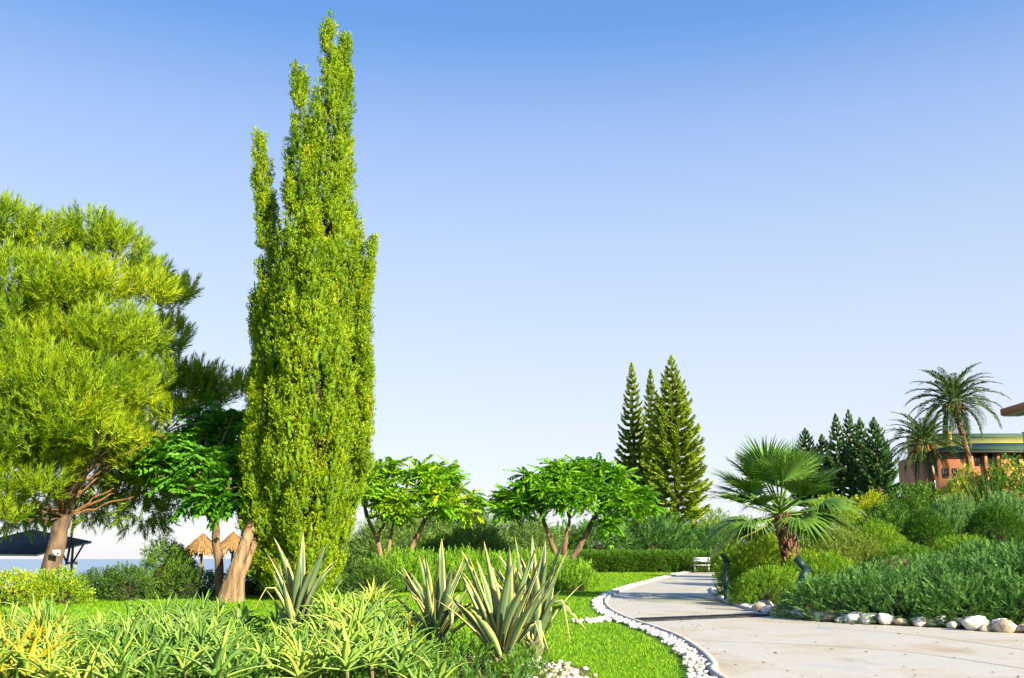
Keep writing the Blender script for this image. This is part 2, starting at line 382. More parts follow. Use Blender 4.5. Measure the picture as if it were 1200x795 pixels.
def agave_mat():
    m = bpy.data.materials.new('striped_agave_leaf'); m.use_nodes = True
    n, l = m.node_tree.nodes, m.node_tree.links; p = n['Principled BSDF']
    a = n.new('ShaderNodeAttribute'); a.attribute_name = 'u'
    ab = n.new('ShaderNodeMath'); ab.operation = 'ABSOLUTE'; l.new(a.outputs['Fac'], ab.inputs[0])
    tc = n.new('ShaderNodeTexCoord')
    nz = n.new('ShaderNodeTexNoise'); nz.inputs['Scale'].default_value = 2.5; l.new(tc.outputs['Object'], nz.inputs[0])
    ma = n.new('ShaderNodeMath'); ma.operation = 'MULTIPLY_ADD'; l.new(nz.outputs['Fac'], ma.inputs[0]); ma.inputs[1].default_value = 0.36
    s = n.new('ShaderNodeMath'); s.operation = 'SUBTRACT'; l.new(ab.outputs[0], s.inputs[0]); s.inputs[1].default_value = 0.18; l.new(s.outputs[0], ma.inputs[2])
    r = n.new('ShaderNodeValToRGB'); ramp(r, [(0.0,(0.11,0.20,0.085)),(0.54,(0.19,0.29,0.13)),(0.62,(0.60,0.57,0.15)),(0.9,(0.68,0.62,0.18)),(1.0,(0.45,0.32,0.10))])
    l.new(ma.outputs[0], r.inputs[0]); l.new(r.outputs[0], p.inputs['Base Color'])
    p.inputs['Roughness'].default_value = 0.42; p.inputs['Specular IOR Level'].default_value = 0.45
    tr = n.new('ShaderNodeBsdfTranslucent'); l.new(r.outputs[0], tr.inputs[0])
    ms = n.new('ShaderNodeMixShader'); ms.inputs[0].default_value = 0.15; l.new(p.outputs[0], ms.inputs[1]); l.new(tr.outputs[0], ms.inputs[2])
    l.new(ms.outputs[0], n['Material Output'].inputs[0])
    return m
M['agave'] = agave_mat()

# ------------------------------------------------------------------ leaf stamping
def unit(v):
    v = np.asarray(v, float); return v / (np.linalg.norm(v, axis=-1, keepdims=True) + 1e-9)
def frames(D, roll):
    """rotation matrices whose Y column is D; Z column leans upwards, rolled about D"""
    D = unit(D); ref = np.tile([0.0, 0, 1.0], (len(D), 1))
    bad = np.abs(D[:, 2]) > 0.97; ref[bad] = [0.3, 1.0, 0]
    X = unit(np.cross(D, ref)); Z = np.cross(X, D)
    c, s = np.cos(roll)[:, None], np.sin(roll)[:, None]
    X2 = X * c + Z * s; Z2 = -X * s + Z * c
    return np.stack([X2, D, Z2], 2)
def stamp(T, Fc, P, Rm, S):
    S = np.asarray(S, float)
    V = np.einsum('nij,kj->nki', Rm, T) * S[:, None, None] + P[:, None, :]
    n, k = len(P), len(T)
    Fo = (Fc[None] + (np.arange(n) * k)[:, None, None]).reshape(-1, Fc.shape[1])
    return V.reshape(-1, 3), Fo
def rhomb(w, fold=0.15, mid=0.45):
    return np.array([(0,0,0),(w/2,mid,fold*w),(0,1,0),(-w/2,mid,fold*w)]), np.array([(0,1,2),(0,2,3)])
def trileaf(w):
    return np.array([(0,0,0),(w/2,0.72,0.12*w),(-w/3,1,0)]), np.array([(0,1,2)])
def needle(w):
    return np.array([(-w/2,0,0),(w/2,0,0),(0,1,0)]), np.array([(0,1,2)])
def twig(n, a0, a1, llen, lw, alen, kind='leaf', bend=0.0, flat=False, seed=0, y0=0.05):
    """a little shoot along +Y carrying n leaves; angles open at the base (a0) and close at the tip (a1)"""
    r = np.random.default_rng(seed)
    t = np.linspace(y0, 1, n) + r.normal(0, 0.02, n)
    az = np.arange(n) * 2.399 + r.normal(0, 0.3, n)
    if flat: az = np.where(np.arange(n) % 2, 0, math.pi) + r.normal(0, 0.35, n)
    an = a0 + (a1 - a0) * t + r.normal(0, 0.12, n)
    D = np.stack([np.sin(an) * np.cos(az), np.cos(an), np.sin(an) * np.sin(az) - bend * t], 1)
    P = np.stack([r.normal(0, 0.01, n), t * alen, -bend * alen * t * t * 0.5], 1)
    T, Fc = rhomb(lw) if kind == 'leaf' else (trileaf(lw) if kind == 'tri' else needle(lw))
    S = llen * r.uniform(0.75, 1.15, n)
    V, Fo = stamp(T, Fc, P, frames(D, r.uniform(-0.8, 0.8, n)), S)
    return V, Fo
TW = {}
def twigs(key, **kw):
    TW[key] = [twig(seed=100 + i, **kw) for i in range(5)]
twigs('leaf', n=9, a0=1.2, a1=0.3, llen=0.38, lw=0.42, alen=0.8)
twigs('fine', n=14, a0=1.1, a1=0.3, llen=0.30, lw=0.5, alen=0.9, kind='tri')
twigs('upright', n=18, a0=0.75, a1=0.25, llen=0.30, lw=0.30, alen=1.0, kind='tri')
twigs('juniper', n=30, a0=0.85, a1=0.35, llen=0.22, lw=0.36, alen=0.9, kind='tri', flat=True, bend=0.25)
twigs('spray', n=4, a0=0.8, a1=0.15, llen=0.62, lw=0.6, alen=0.55, kind='tri')
twigs('feather', n=16, a0=0.7, a1=0.4, llen=0.36, lw=0.2, kind='tri', alen=1.0, bend=0.35)
twigs('needle', n=26, a0=0.95, a1=0.30, llen=0.46, lw=0.135, alen=0.9, kind='needle', y0=-0.1)
twigs('whitish', n=6, a0=1.3, a1=0.6, llen=0.5, lw=0.6, alen=0.3)

class Fol:
    def __init__(s): s.V = []; s.F = []; s.v = []; s.n = 0
    def add(s, V, Fo, vals):
        s.V.append(V); s.F.append(Fo + s.n); s.v.append(vals); s.n += len(V)
    def twigs(s, key, P, D, size, vmean=0.5, vsd=0.16, rolljit=0.9, leafsd=0.10):
        tl = TW[key]; n = len(P); k = len(tl)
        size = np.broadcast_to(np.asarray(size, float), (n,)) * rng.uniform(0.75, 1.25, n)
        vm = np.broadcast_to(np.asarray(vmean, float), (n,)) + rng.normal(0, vsd, n)
        for i, (T, Fc) in enumerate(tl):
            sl = slice(i, None, k)
            if len(P[sl]) == 0: continue
            V, Fo = stamp(T, Fc, P[sl], frames(D[sl], rng.uniform(-rolljit, rolljit, len(P[sl]))), size[sl])
            vv = np.repeat(vm[sl], len(Fc)) + rng.normal(0, leafsd, len(Fo))
            s.add(V, Fo, np.clip(vv, 0, 1))
    def build(s, name, mat, parent, off):
        V = np.vstack(s.V) - np.asarray(off, float)
        return obj(name, mesh(name, V, np.vstack(s.F), mat, np.concatenate(s.v)), parent)

def sphere_dirs(n, zmin=-1.0):
    z = rng.uniform(zmin, 1, n); a = rng.uniform(0, 2*math.pi, n); q = np.sqrt(1 - z*z)
    return np.stack([q*np.cos(a), q*np.sin(a), z], 1)
def lobes(k, amp, sharp=7.0, zmin=-0.2):
    L = sphere_dirs(k, zmin); A = rng.uniform(0.3, 1.0, k) * amp
    def f(D):
        return 1.0 - amp * 0.45 + (A * np.exp(sharp * (D @ L.T - 1))).max(1) if k else np.ones(len(D))
    return f
def core(f, rx, ry, rz, scale, c, zmin=-0.15):
    nu, nv = 18, 9
    V = []; 
    for j in range(nv + 1):
        ph = -0.1 + (math.pi/2 + 0.1) * j / nv if zmin > -0.9 else -math.pi/2 + math.pi * j / nv
        for i in range(nu):
            th = 2*math.pi*i/nu
            V.append((math.cos(ph)*math.cos(th), math.cos(ph)*math.sin(th), math.sin(ph)))
    D = np.array(V); P = D * np.array([rx, ry, rz]) * (f(unit(D)) * scale)[:, None] + np.asarray(c, float)
    Q = np.array([(j*nu+i, j*nu+(i+1) % nu, (j+1)*nu+(i+1) % nu, (j+1)*nu+i) for j in range(nv) for i in range(nu)])
    T = np.vstack([Q[:, [0, 1, 2]], Q[:, [0, 2, 3]]])
    return P, T

STY = {  # twig, size, density per m2 of shell, up bias, outward bias, shell depth
 'leaf': ('leaf', 0.17, 190, 0.5, 0.9, 0.32), 'fine': ('fine', 0.14, 330, 0.6, 0.9, 0.30), 'upright': ('upright', 0.30, 120, 1.5, 0.6, 0.32),
 'juniper': ('juniper', 0.28, 170, 0.15, 1.0, 0.32), 'feather': ('feather', 0.45, 110, 0.7, 0.8, 0.4), 'ball': ('fine', 0.15, 620, 0.4, 1.0, 0.22),
 'big': ('leaf', 0.26, 110, 0.5, 0.9, 0.35)}
def bush(name, label, px, Y, wpx, top, style, mat, cat='shrub', group=None, ry=None, lob=None, dens=1.0, size=1.0, vmean=0.5, sink=0.1, nl=14, flowers=None):
    x = atx(px, Y); z0 = hz(x, Y) - 0.02
    rx = wpx / 2 * Y / F; ry = ry or rx * 0.9
    h = max(0.35, at(px, top, Y)[2] - z0)
    t = thing(name, label, cat, (x, Y, z0), group)
    key, sz, dn, up, outw, depth = STY[style]
    amp = lob if lob is not None else (0.28 if style != 'ball' else 0.08)
    f = lobes(nl, amp)
    area = 2 * math.pi * ((rx*ry)**1.6 + 2*((rx*h)**1.6)) ** (1/1.6) / 3 ** (1/1.6)
    n = int(min(area * dn * dens / size**1.5 * min(1.0, (34.0 / Y) ** 1.3), 3300))
    D = sphere_dirs(n, -0.05)
    rr = f(D) * (1 - depth * rng.random(n) ** 1.6)
    P = D * np.array([rx, ry, h]) * rr[:, None]
    # follow the slope under the bush
    gx = H(x + P[:, 0], Y + P[:, 1]) - z0
    P[:, 2] = np.maximum(P[:, 2] + np.clip(gx, -0.6, 0.6) * (1 - np.clip(P[:, 2] / h, 0, 1)), gx + 0.03)
    N = unit(D / np.array([rx, ry, h]))
    dirs = unit(N * outw + np.array([0, 0, up]) + rng.normal(0, 0.35, (n, 3)))
    fo = Fol()
    fo.twigs(key, P, dirs, sz * size * max(1.0, (Y / 34.0) ** 0.6), vmean)
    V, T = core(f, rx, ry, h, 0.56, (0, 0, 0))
    obj('twig_shade_core', mesh('twig_shade_core', V, T, M['inner_shade'], smooth=True), t)  # solid dark heart for the shade seen between the leaves
    fo.build('foliage', M[mat], t, (0, 0, 0))
    if flowers:
        fm, nfl, fs, zlo = flowers
        i = rng.choice(n, min(n, nfl * 6), replace=False); i = i[P[i, 2] > zlo * h][:nfl]
        ff = Fol(); ff.twigs('whitish', P[i] + N[i] * 0.08, dirs[i], fs)
        ff.build('blossom', M[fm], t, (0, 0, 0))
    return t

def copy_tree(o, parent=None):
    c = o.copy(); COL.objects.link(c); c.parent = parent
    for ch in o.children: copy_tree(ch, c)
    return c

# ================================================================== THE SETTING
xs = np.unique(np.concatenate([np.linspace(-900, -60, 16), np.arange(-60, 80, 1.0), np.linspace(80, 900, 18)]))
ys = np.unique(np.concatenate([np.linspace(-80, -2, 12), np.arange(-2, 95, 1.0), np.linspace(95, 1500, 22)]))
X, Yg = np.meshgrid(xs, ys); Z = H(X, Yg)
far_left = (X < -60) & (Yg > 20); Z = np.where(far_left, np.minimum(Z, -4.0), Z)
Z = np.where((X < -7 + 0.05*(Yg-40)) & (Yg > 95), -6.0, Z)
nx, ny = len(xs), len(ys)
ii = (np.arange(ny-1)[:, None]*nx + np.arange(nx-1)[None]).ravel()
obj_ground = obj('ground', mesh('ground', np.stack([X.ravel(), Yg.ravel(), Z.ravel()], 1), np.stack([ii, ii+1, ii+nx+1, ii+nx], 1), M['turf'], smooth=True))
tag(obj_ground, kind='structure')
me = mesh('sea', np.array([(-14000,45,-3.0),(14000,45,-3.0),(14000,16000,-3.0),(-14000,16000,-3.0)]), np.array([(0,1,2,3)]), M['sea'])
tag(obj('sea', me), kind='structure')

# path sheet between its two edges
NL = 220
PL, PR = resample(LE, NL), resample(np.vstack([[(40, 3.0)], RE]), NL)
# pair the edges by height on the run of the path so the quads do not cross
K = 9
PV = []; 
for i in range(NL):
    for k in range(K):
        q = PL[i] + (PR[i] - PL[i]) * k / (K - 1); PV.append((q[0], q[1], base(q[1]) + 0.02))
PQ = np.array([(i*K+k, i*K+k+1, (i+1)*K+k+1, (i+1)*K+k) for i in range(NL-1) for k in range(K-1)])
tag(obj('path', mesh('path', PV, PQ, M['path'], smooth=True)), kind='structure')

def band(P, side, off, wid):
    """strip of points beside a polyline"""
    d = np.gradient(P, axis=0); d = unit(d); nrm = np.stack([-d[:, 1], d[:, 0]], 1) * side
    return P + nrm * off, P + nrm * (off + wid)
def strip(name, P, side, off, wid, z0, z1, mat, kind=None, parent=None):
    A, B = band(P, side, off, wid); n = len(P)
    V = np.vstack([np.c_[A, base(A[:, 1]) + z0], np.c_[A, base(A[:, 1]) + z1], np.c_[B, base(B[:, 1]) + z1], np.c_[B, base(B[:, 1]) + z0]])
    i = np.arange(n - 1)
    Q = np.vstack([np.stack([i, i+1, i+1+n, i+n], 1), np.stack([i+n, i+1+n, i+1+2*n, i+2*n], 1), np.stack([i+2*n, i+1+2*n, i+1+3*n, i+3*n], 1)])
    o = obj(name, mesh(name, V, Q, mat), parent)
    if kind: tag(o, kind=kind)
    return o
M['kerb'] = plain_mat('pale_concrete', (0.36,0.34,0.31), 0.8, (0.52,0.50,0.47), 3, 0.3, 25, space='Position')
LCs = resample(LE, 400)
RCs = resample(RE, 400)
strip('kerb', LCs, 1, -0.03, 0.09, 0.0, 0.07, M['kerb'], 'structure')
selR = RCs[(RCs[:, 1] > 21.8)]
strip('kerb', selR, -1, -0.03, 0.09, 0.0, 0.07, M['kerb'], 'structure')
# soil under the planted beds
_b = RCs[(RCs[:, 1] < 62) & (RCs[:, 1] > 12)]
_d = unit(np.gradient(_b, axis=0)); _n = np.stack([_d[:, 1], -_d[:, 0]], 1)
_st = np.where((_b[:, 1] > 22) & (_b[:, 1] < 33.5), 2.3, 0.05)
_k = np.linspace(0, 1, 24)
_P = _b[:, None, :] + np.array([1.0, 0.35]) / 1.06 * (_st[:, None] + _k[None] * 9)[:, :, None]
_Z = H(_P[..., 0], _P[..., 1]) + 0.04
_i = (np.arange(len(_b)-1)[:, None]*24 + np.arange(23)[None]).ravel()
tag(obj('soil_bank', mesh('soil_bank', np.concatenate([_P, _Z[..., None]], 2).reshape(-1, 3), np.stack([_i, _i+1, _i+25, _i+24], 1), M['soil'])), kind='structure')
bl = [(-3.5 + 4.3*math.cos(a)*(1+0.05*math.sin(5*a)), 11.2 + 3.1*math.sin(a)*(1+0.06*math.cos(4*a))) for a in np.linspace(0, 2*math.pi, 48, endpoint=False)]
BV = [(-3.5, 11.2)]
for rr in (0.33, 0.66, 1.0): BV += [(-3.5 + (x+3.5)*rr, 11.2 + (y-11.2)*rr) for x, y in bl]
BV = np.array(BV); BZ = H(BV[:, 0], BV[:, 1]) + 0.015
BT = [(0, 1+i, 1+(i+1) % 48) for i in range(48)]
BQ = [(1+r*48+i, 1+(r+1)*48+i, 1+(r+1)*48+(i+1) % 48, 1+r*48+(i+1) % 48) for r in range(2) for i in range(48)]
tag(obj('soil_bed', mesh('soil_bed', np.c_[BV, BZ], [np.array(BT), np.array(BQ)], M['soil'])), kind='structure')

# ------------------------------------------------------------------ lawn grass
def in_bed(x, y): return ((x + 3.5) / 4.25) ** 2 + ((y - 11.2) / 3.05) ** 2 < 1
def lawn_points(n):
    Y = 9.0 + (62.0 - 9.0) * rng.random(n) ** 2.1
    x = rng.uniform(-0.56, 0.56, n) * Y
    ok = (x < xl(Y) - 0.42) & (Y < 62) & (x > -0.5 * Y) & ~in_bed(x, Y) & ~((x < -7) & (Y > 30))
    ok &= ~((Y > 34) & (x < xl(Y) - 9)) 
    k2 = (x > xr(Y) + 0.45) & (x < xr(Y) + 2.6) & (Y > 21) & (Y < 33)
    ok |= k2
    return x[ok], Y[ok]
gx, gy = lawn_points(660000)
# no blade on the near side of the left edge where the path folds back
T, Fc = needle(0.22)
T = T.copy(); T[2] = (0.0, 1.0, 0.25)
n = len(gx)
P = np.stack([gx, gy, H(gx, gy) - 0.005], 1)
D = unit(np.stack([rng.normal(0, 0.45, n), rng.normal(0, 0.45, n), np.ones(n)], 1))
V, Fo = stamp(T, Fc, P, frames(D, rng.uniform(-math.pi, math.pi, n)), rng.uniform(0.022, 0.05, n) * (0.75 + gy / 40))
g = obj('grass', mesh('grass', V, Fo, M['lawn_blade'], np.clip(rng.normal(0.5, 0.2, n), 0, 1)))
tag(g, 'short bright green mown grass on the lawn beside the path', 'grass', kind='stuff')
print('grass tris', n)

# ------------------------------------------------------------------ stones
def stone_mesh(name, mat, seed, flat=0.7):
    r = np.random.default_rng(seed); bm = bmesh.new()
    bmesh.ops.create_uvsphere(bm, u_segments=7, v_segments=4, radius=0.5)
    for v in bm.verts:
        k = 1 + r.normal(0, 0.13)
        v.co.x *= k * 1.15; v.co.y *= k * 0.9; v.co.z *= (1 + r.normal(0, 0.08)) * flat
    me = bpy.data.meshes.new(name); bm.to_mesh(me); bm.free()
    for p in me.polygons: p.use_smooth = True
    me.materials.append(mat); return me
SM = [stone_mesh('pebble', M['stone'], s) for s in range(5)] + [stone_mesh('pebble', M['stone_tan'], 9)]
pts = []
A, B = band(LCs, 1, 0.07, 0.29)
seglen = np.linalg.norm(np.diff(LCs, axis=0), axis=1)
for i in range(len(LCs) - 1):
    c = LCs[i]
    if c[1] > 64 or c[1] < 9.2: continue
    k = rng.poisson(seglen[i] * 0.29 / (0.062 ** 2) * (0.9 if c[1] < 30 else 0.55))
    for _ in range(k):
        u, w = rng.random(2); q = A[i] + (A[i+1]-A[i])*u; e = B[i] + (B[i+1]-B[i])*u
        s = q + (e - q) * w * (0.85 + 0.15 * math.sin(i * 0.9))
        if s[1] < 9.2 or abs(s[0] / s[1]) > 0.56: continue
        pts.append((s[0], s[1], rng.uniform(0.045, 0.09) * (1.3 if s[1] > 30 else 1)))
# the little spur of stones running off the left edge onto the lawn
for u in np.linspace(0, 1, 46):
    p0, p1 = gpt(722, 727), gpt(674, 731); q = p0 + (p1-p0)*u + rng.normal(0, 0.12, 2)
    pts.append((q[0], q[1], rng.uniform(0.07, 0.14)))
pts.sort(key=lambda p: p[1])
edge = thing('stone_border', 'winding band of small white stones between lawn and left path edge', 'stone border', (LCs[30][0]-0.2, LCs[30][1], hz(*LCs[30])))
eo = np.array(edge.location)
rest = []
for k, (x, y, s) in enumerate(pts):
    if k < 300:
        o = obj('stone', SM[rng.choice(6, p=[.19,.19,.19,.19,.19,.05])], edge, np.array([x, y, base(y) + s*0.22 + rng.uniform(0, 0.03)]) - eo)
        o.scale = (s, s, s); o.rotation_euler = (rng.uniform(-.3,.3), rng.uniform(-.3,.3), rng.uniform(0, 6.3))
    else: rest.append((x, y, s))
bm = bmesh.new(); bmesh.ops.create_icosphere(bm, subdivisions=1, radius=0.5); bm.verts.ensure_lookup_table()
IV = np.array([v.co[:] for v in bm.verts]); IF = np.array([[v.index for v in f.verts] for f in bm.faces]); bm.free()
rest = np.array(rest); n = len(rest)
RP = np.stack([rest[:, 0], rest[:, 1], base(rest[:, 1]) + rest[:, 2]*0.2 + rng.uniform(0, 0.03, n)], 1)
V, Fo = stamp(IV * np.array([1.1, 0.9, 0.7]) * rng.uniform(0.85, 1.15, IV.shape), IF, RP - eo, frames(unit(rng.normal(0, 1, (n, 3)) * np.array([1, 1, 0.2])), rng.uniform(-.3, .3, n)), rest[:, 2])
o = obj('stones', mesh('stones', V, Fo, M['stone'], smooth=True), edge); tag(o, kind='stuff')
print('border stones', len(pts))

rocks = thing('stone_edging', 'row of rough white and tan boulders at the foot of the juniper', 'stone edging', (7.5, 17.0, hz(7.5, 17.0)))
ro = np.array(rocks.location)
RM = [stone_mesh('stone', M['stone'], 30+s, 0.75) for s in range(4)] + [stone_mesh('stone', M['stone_tan'], 40+s, 0.8) for s in range(3)]
rc = resample(RE, 900)
acc = 0.0
A, _ = band(rc, -1, 0.06, 0.1)
for i in range(1, len(rc)):
    acc += np.linalg.norm(rc[i] - rc[i-1]); x, y = rc[i]
    if y < 13.5 or y > 34 or abs(x / y) > 0.56: continue
    big = y < 22.5
    gap = 0.21 if big else 0.13
    if acc < gap: continue
    acc = 0
    d = unit(rc[i] - rc[i-1]); nr = np.array([d[1], -d[0]])
    for row in range(2):
        s = rng.uniform(0.20, 0.42) if big else rng.uniform(0.11, 0.24)
        if row: s *= 0.8
        q = np.array([x, y]) + nr * ((0.16 + 0.27 * row) if big else (0.12 + 0.2 * row)) + rng.normal(0, 0.04, 2)
        if row and rng.random() < 0.25: continue
        mi = rng.choice(7, p=[.19,.19,.18,.18,.09,.09,.08])
        if len(rocks.children) >= 298: break
        o = obj('stone', RM[mi], rocks, np.array([q[0], q[1], base(q[1]) + s*0.26 + (0.03 if row else 0)]) - ro)
        o.scale = (s*rng.uniform(.9,1.3), s*rng.uniform(.8,1.1), s*rng.uniform(.75,1.05)); o.rotation_euler = (rng.uniform(-.3,.3), rng.uniform(-.3,.3), rng.uniform(0, 6.3))
print('edging stones', len(rocks.children))

# rim of stones round the agave
rim = thing('pebble_edging', 'curved rim of cream pebbles round the foot of the largest agave', 'stone rim', (0.2, 11.6, hz(0.2, 11.6)))
mo = np.array(rim.location)
for k in range(200):
    a = rng.uniform(-0.75, 0.80); rr = 1 + rng.normal(-0.05, 0.05)
    x, y = -3.5 + 4.3*rr*math.cos(a), 11.2 + 3.1*rr*math.sin(a)
    s = rng.uniform(0.045, 0.10)
    o = obj('stone', SM[rng.choice(6, p=[.1,.1,.1,.1,.1,.50])], rim, np.array([x, y, hz(x, y) + s*0.25 + 0.01]) - mo)
    o.scale = (s, s, s); o.rotation_euler = (0, 0, rng.uniform(0, 6.3))

# ------------------------------------------------------------------ drain across the path
a, b = gpt(733, 729), gpt(898, 722)
dl = np.linalg.norm(b - a); ang = math.atan2(b[1]-a[1], b[0]-a[0])
drain = thing('drain_channel', 'dark iron drain grating laid straight across the path', 'drain', (a[0], a[1], base(a[1]) + 0.02), rz=ang)
npan = 6; pw = dl / npan
for k in range(npan):
    g = MB(); x0 = k*pw + 0.01; x1 = (k+1)*pw - 0.01
    g.box(x0, x1, -0.36, -0.32, 0.004, 0.022); g.box(x0, x1, 0.32, 0.36, 0.004, 0.022)
    nb = int((x1 - x0) / 0.045)
    for q in range(nb + 1):
        xx = x0 + (x1 - x0 - 0.02) * q / nb; g.box(xx, xx + 0.02, -0.32, 0.32, 0.006, 0.02)
    o = obj('grate', g.mesh('grate', M['iron']), drain)
    o.location.z = (base(a[1] + math.sin(ang)*(k+.5)*pw) - base(a[1]))
g = MB(); g.box(0, dl, -0.39, -0.362, 0.003, 0.014); g.box(0, dl, 0.362, 0.39, 0.003, 0.014); g.box(0, dl, -0.32, 0.32, 0.0005, 0.004)
obj('frame', g.mesh('frame', M['iron']), drain)

# joints cast into the path, and litter blown over lawn and path
M['joint'] = plain_mat('dark_joint', (0.16,0.13,0.10), 0.95)
def joint(P, w=0.016):
    P = resample(np.array(P, float), 60); d = unit(np.gradient(P, axis=0)); nr = np.stack([-d[:, 1], d[:, 0]], 1)*w/2
    V = np.vstack([np.c_[P+nr, base((P+nr)[:, 1])+.024], np.c_[P-nr, base((P-nr)[:, 1])+.024]]); i = np.arange(59)
    tag(obj('path_joint', mesh('path_joint', V, np.stack([i+60, i+61, i+1, i], 1), M['joint'])), kind='structure')
joint([gpt(955, 737), gpt(1040, 743), gpt(1120, 752), gpt(1215, 766)])
joint([gpt(806, 752), gpt(930, 757), gpt(1060, 766), gpt(1215, 788)])
joint([gpt(722, 700), gpt(780, 698), gpt(836, 697)])
n = 520; Yl = 9.5 + 26*rng.random(n)**1.5; xx = rng.uniform(-.2, .5, n)*Yl
kk = (xx < xr(Yl)) & (xx > -.02*Yl - .2) & ~in_bed(xx, Yl); near = np.abs(xx - xl(Yl)) < 1.2; kk &= near | (rng.random(n) < .35)
xx, Yl = xx[kk], Yl[kk]; T_, F_ = rhomb(.5, .3)
V, Fo = stamp(T_, F_, np.stack([xx, Yl, base(Yl) + .03], 1), frames(np.stack([rng.normal(0, 1, len(xx)), rng.normal(0, 1, len(xx)), rng.normal(0, .15, len(xx))], 1), rng.normal(0, .3, len(xx))), rng.uniform(.03, .075, len(xx)))
M['litter'] = foliage_mat('dry_leaf', [(0.0,(0.10,0.06,0.02)),(0.5,(0.22,0.15,0.05)),(1.0,(0.20,0.22,0.05))], .2, gain=1.0)
tag(obj('leaf_litter', mesh('leaf_litter', V, Fo, M['litter'], rng.random(len(Fo)))), 'small dry leaves scattered over the lawn edge and path', 'leaf litter', kind='stuff')

# ================================================================== CYPRESS
CY = 28.0
cx0 = atx(352, CY); cz0 = hz(cx0, CY)
cyp = thing('cypress_tree', 'very tall dense cypress with several pointed leaders, left of centre', 'cypress', (cx0, CY, cz0))
SP = [  # (y offset in depth, [(py, centre px, half width px)])
 (0.0, [(26,385,3),(40,386,11),(80,388,18),(120,387,24),(170,384,30),(230,382,32),(300,380,45),(380,375,56),(460,372,62),(540,368,66),(620,356,62),(680,350,50),(698,350,30)]),
 (0.5, [(48,404,2),(66,405,8),(110,405,10),(160,404,12),(220,402,16),(280,404,24),(350,410,28),(420,410,27),(480,412,26),(540,413,25),(600,398,24),(660,385,22)]),
 (-0.3, [(82,349,2),(100,350,10),(140,352,17),(190,354,24),(250,352,27),(320,350,36),(400,348,44),(500,345,54),(580,335,56),(650,330,48),(690,330,30)]),
 (0.2, [(160,304,3),(178,304,10),(215,307,15),(260,313,17),(300,316,20),(350,312,20),(420,315,24),(500,310,26),(570,305,26),(640,300,22),(680,305,14)]),
 (0.1, [(286,436,2),(300,434,9),(330,425,16),(380,420,18),(420,420,16)]),
 (0.6, [(330,298,1),(345,299,8),(400,304,14),(450,308,16),(500,300,16),(560,294,18),(620,290,16)]),
 (-0.9, [(250,365,2),(300,368,24),(380,366,40),(470,366,50),(560,360,54),(640,348,46),(690,345,30)]),
 (-0.2, [(395,428,2),(420,428,11),(470,426,12),(520,426,13),(560,424,10)]),
 (-0.6, [(455,300,2),(480,301,12),(530,300,18),(600,298,20),(660,300,16)]),
]
fo = Fol(); TP = []; TD = []; TV = []; PC = []
CVs, CTs = [], []
for dy, prof in SP:
    prof = np.array(prof, float); Yc = CY + dy
    py = prof[:, 0]
    zz = np.array([at(c, p, Yc)[2] for p, c in zip(py, prof[:, 1])]); xx = np.array([at(c, p, Yc)[0] for p, c in zip(py, prof[:, 1])])
    rr = prof[:, 2] * Yc / F
    order = np.argsort(zz); zz, xx, rr = zz[order], xx[order], rr[order]
    zg = np.linspace(zz[0], zz[-1], 200); rg = np.interp(zg, zz, rr)
    area = np.trapz(2*math.pi*(rg + 0.22), zg)
    npl = int(area * 5.6) + 14
    cdf = np.cumsum(rg + 0.24); cdf /= cdf[-1]
    zp = np.interp(rng.random(npl), cdf, zg); th = rng.uniform(0, 2*math.pi, npl)
    rp = np.interp(zp, zz, rr); rp = (rp - np.minimum(0.18, 0.35 * rp)) * (1 - 0.40 * rng.random(npl)); xp = np.interp(zp, zz, xx)
    for k in range(npl):
        if rp[k] > .7 and math.sin(th[k]) > .35 and rng.random() < .5: continue
        hgt = rng.uniform(0.45, 1.0); rad = rng.uniform(0.13, 0.27)
        if rp[k] < 0.3: rad *= 0.6; hgt *= 0.7
        c = np.array([xp[k] + rp[k]*math.cos(th[k]), Yc + rp[k]*math.sin(th[k]), zp[k]])
        lean = np.array([math.cos(th[k])*0.22, math.sin(th[k])*0.22, 1.0])
        m = int(58 * hgt) + 12
        t = rng.random(m); a = rng.uniform(0, 2*math.pi, m)
        q = rad * np.sin(np.pi * np.clip(t*0.9 + 0.1, 0, 1)) ** 0.7 * rng.uniform(0.5, 1.0, m)
        p = c + (t - 0.4)[:, None] * hgt * lean + np.stack([q*np.cos(a), q*np.sin(a), np.zeros(m)], 1)
        TP.append(p); TD.append(np.stack([np.cos(a)*0.6, np.sin(a)*0.6, np.full(m, 1.0)], 1) + rng.normal(0, 0.3, (m, 3)))
        v0 = rng.normal(0.58, 0.11)
        if rng.random() < 0.008: v0 = 0.97
        TV.append(np.full(m, v0)); PC.append((c, lean, hgt, rad, v0))
    t = MB(); t.tube(np.stack([xx, np.full(len(xx), Yc), zz], 1), np.maximum(rr * 0.6 - 0.38, 0.015), 12)
    CVs.append(np.vstack(t.v)); q = np.vstack(t.q); CTs.append((q, t.t))
P = np.vstack(TP); D = unit(np.vstack(TD)); v = np.concatenate(TV)
keep = P[:, 2] > cz0 + 0.15
fo.twigs('spray', P[keep], D[keep], 0.116, v[keep], 0.09)
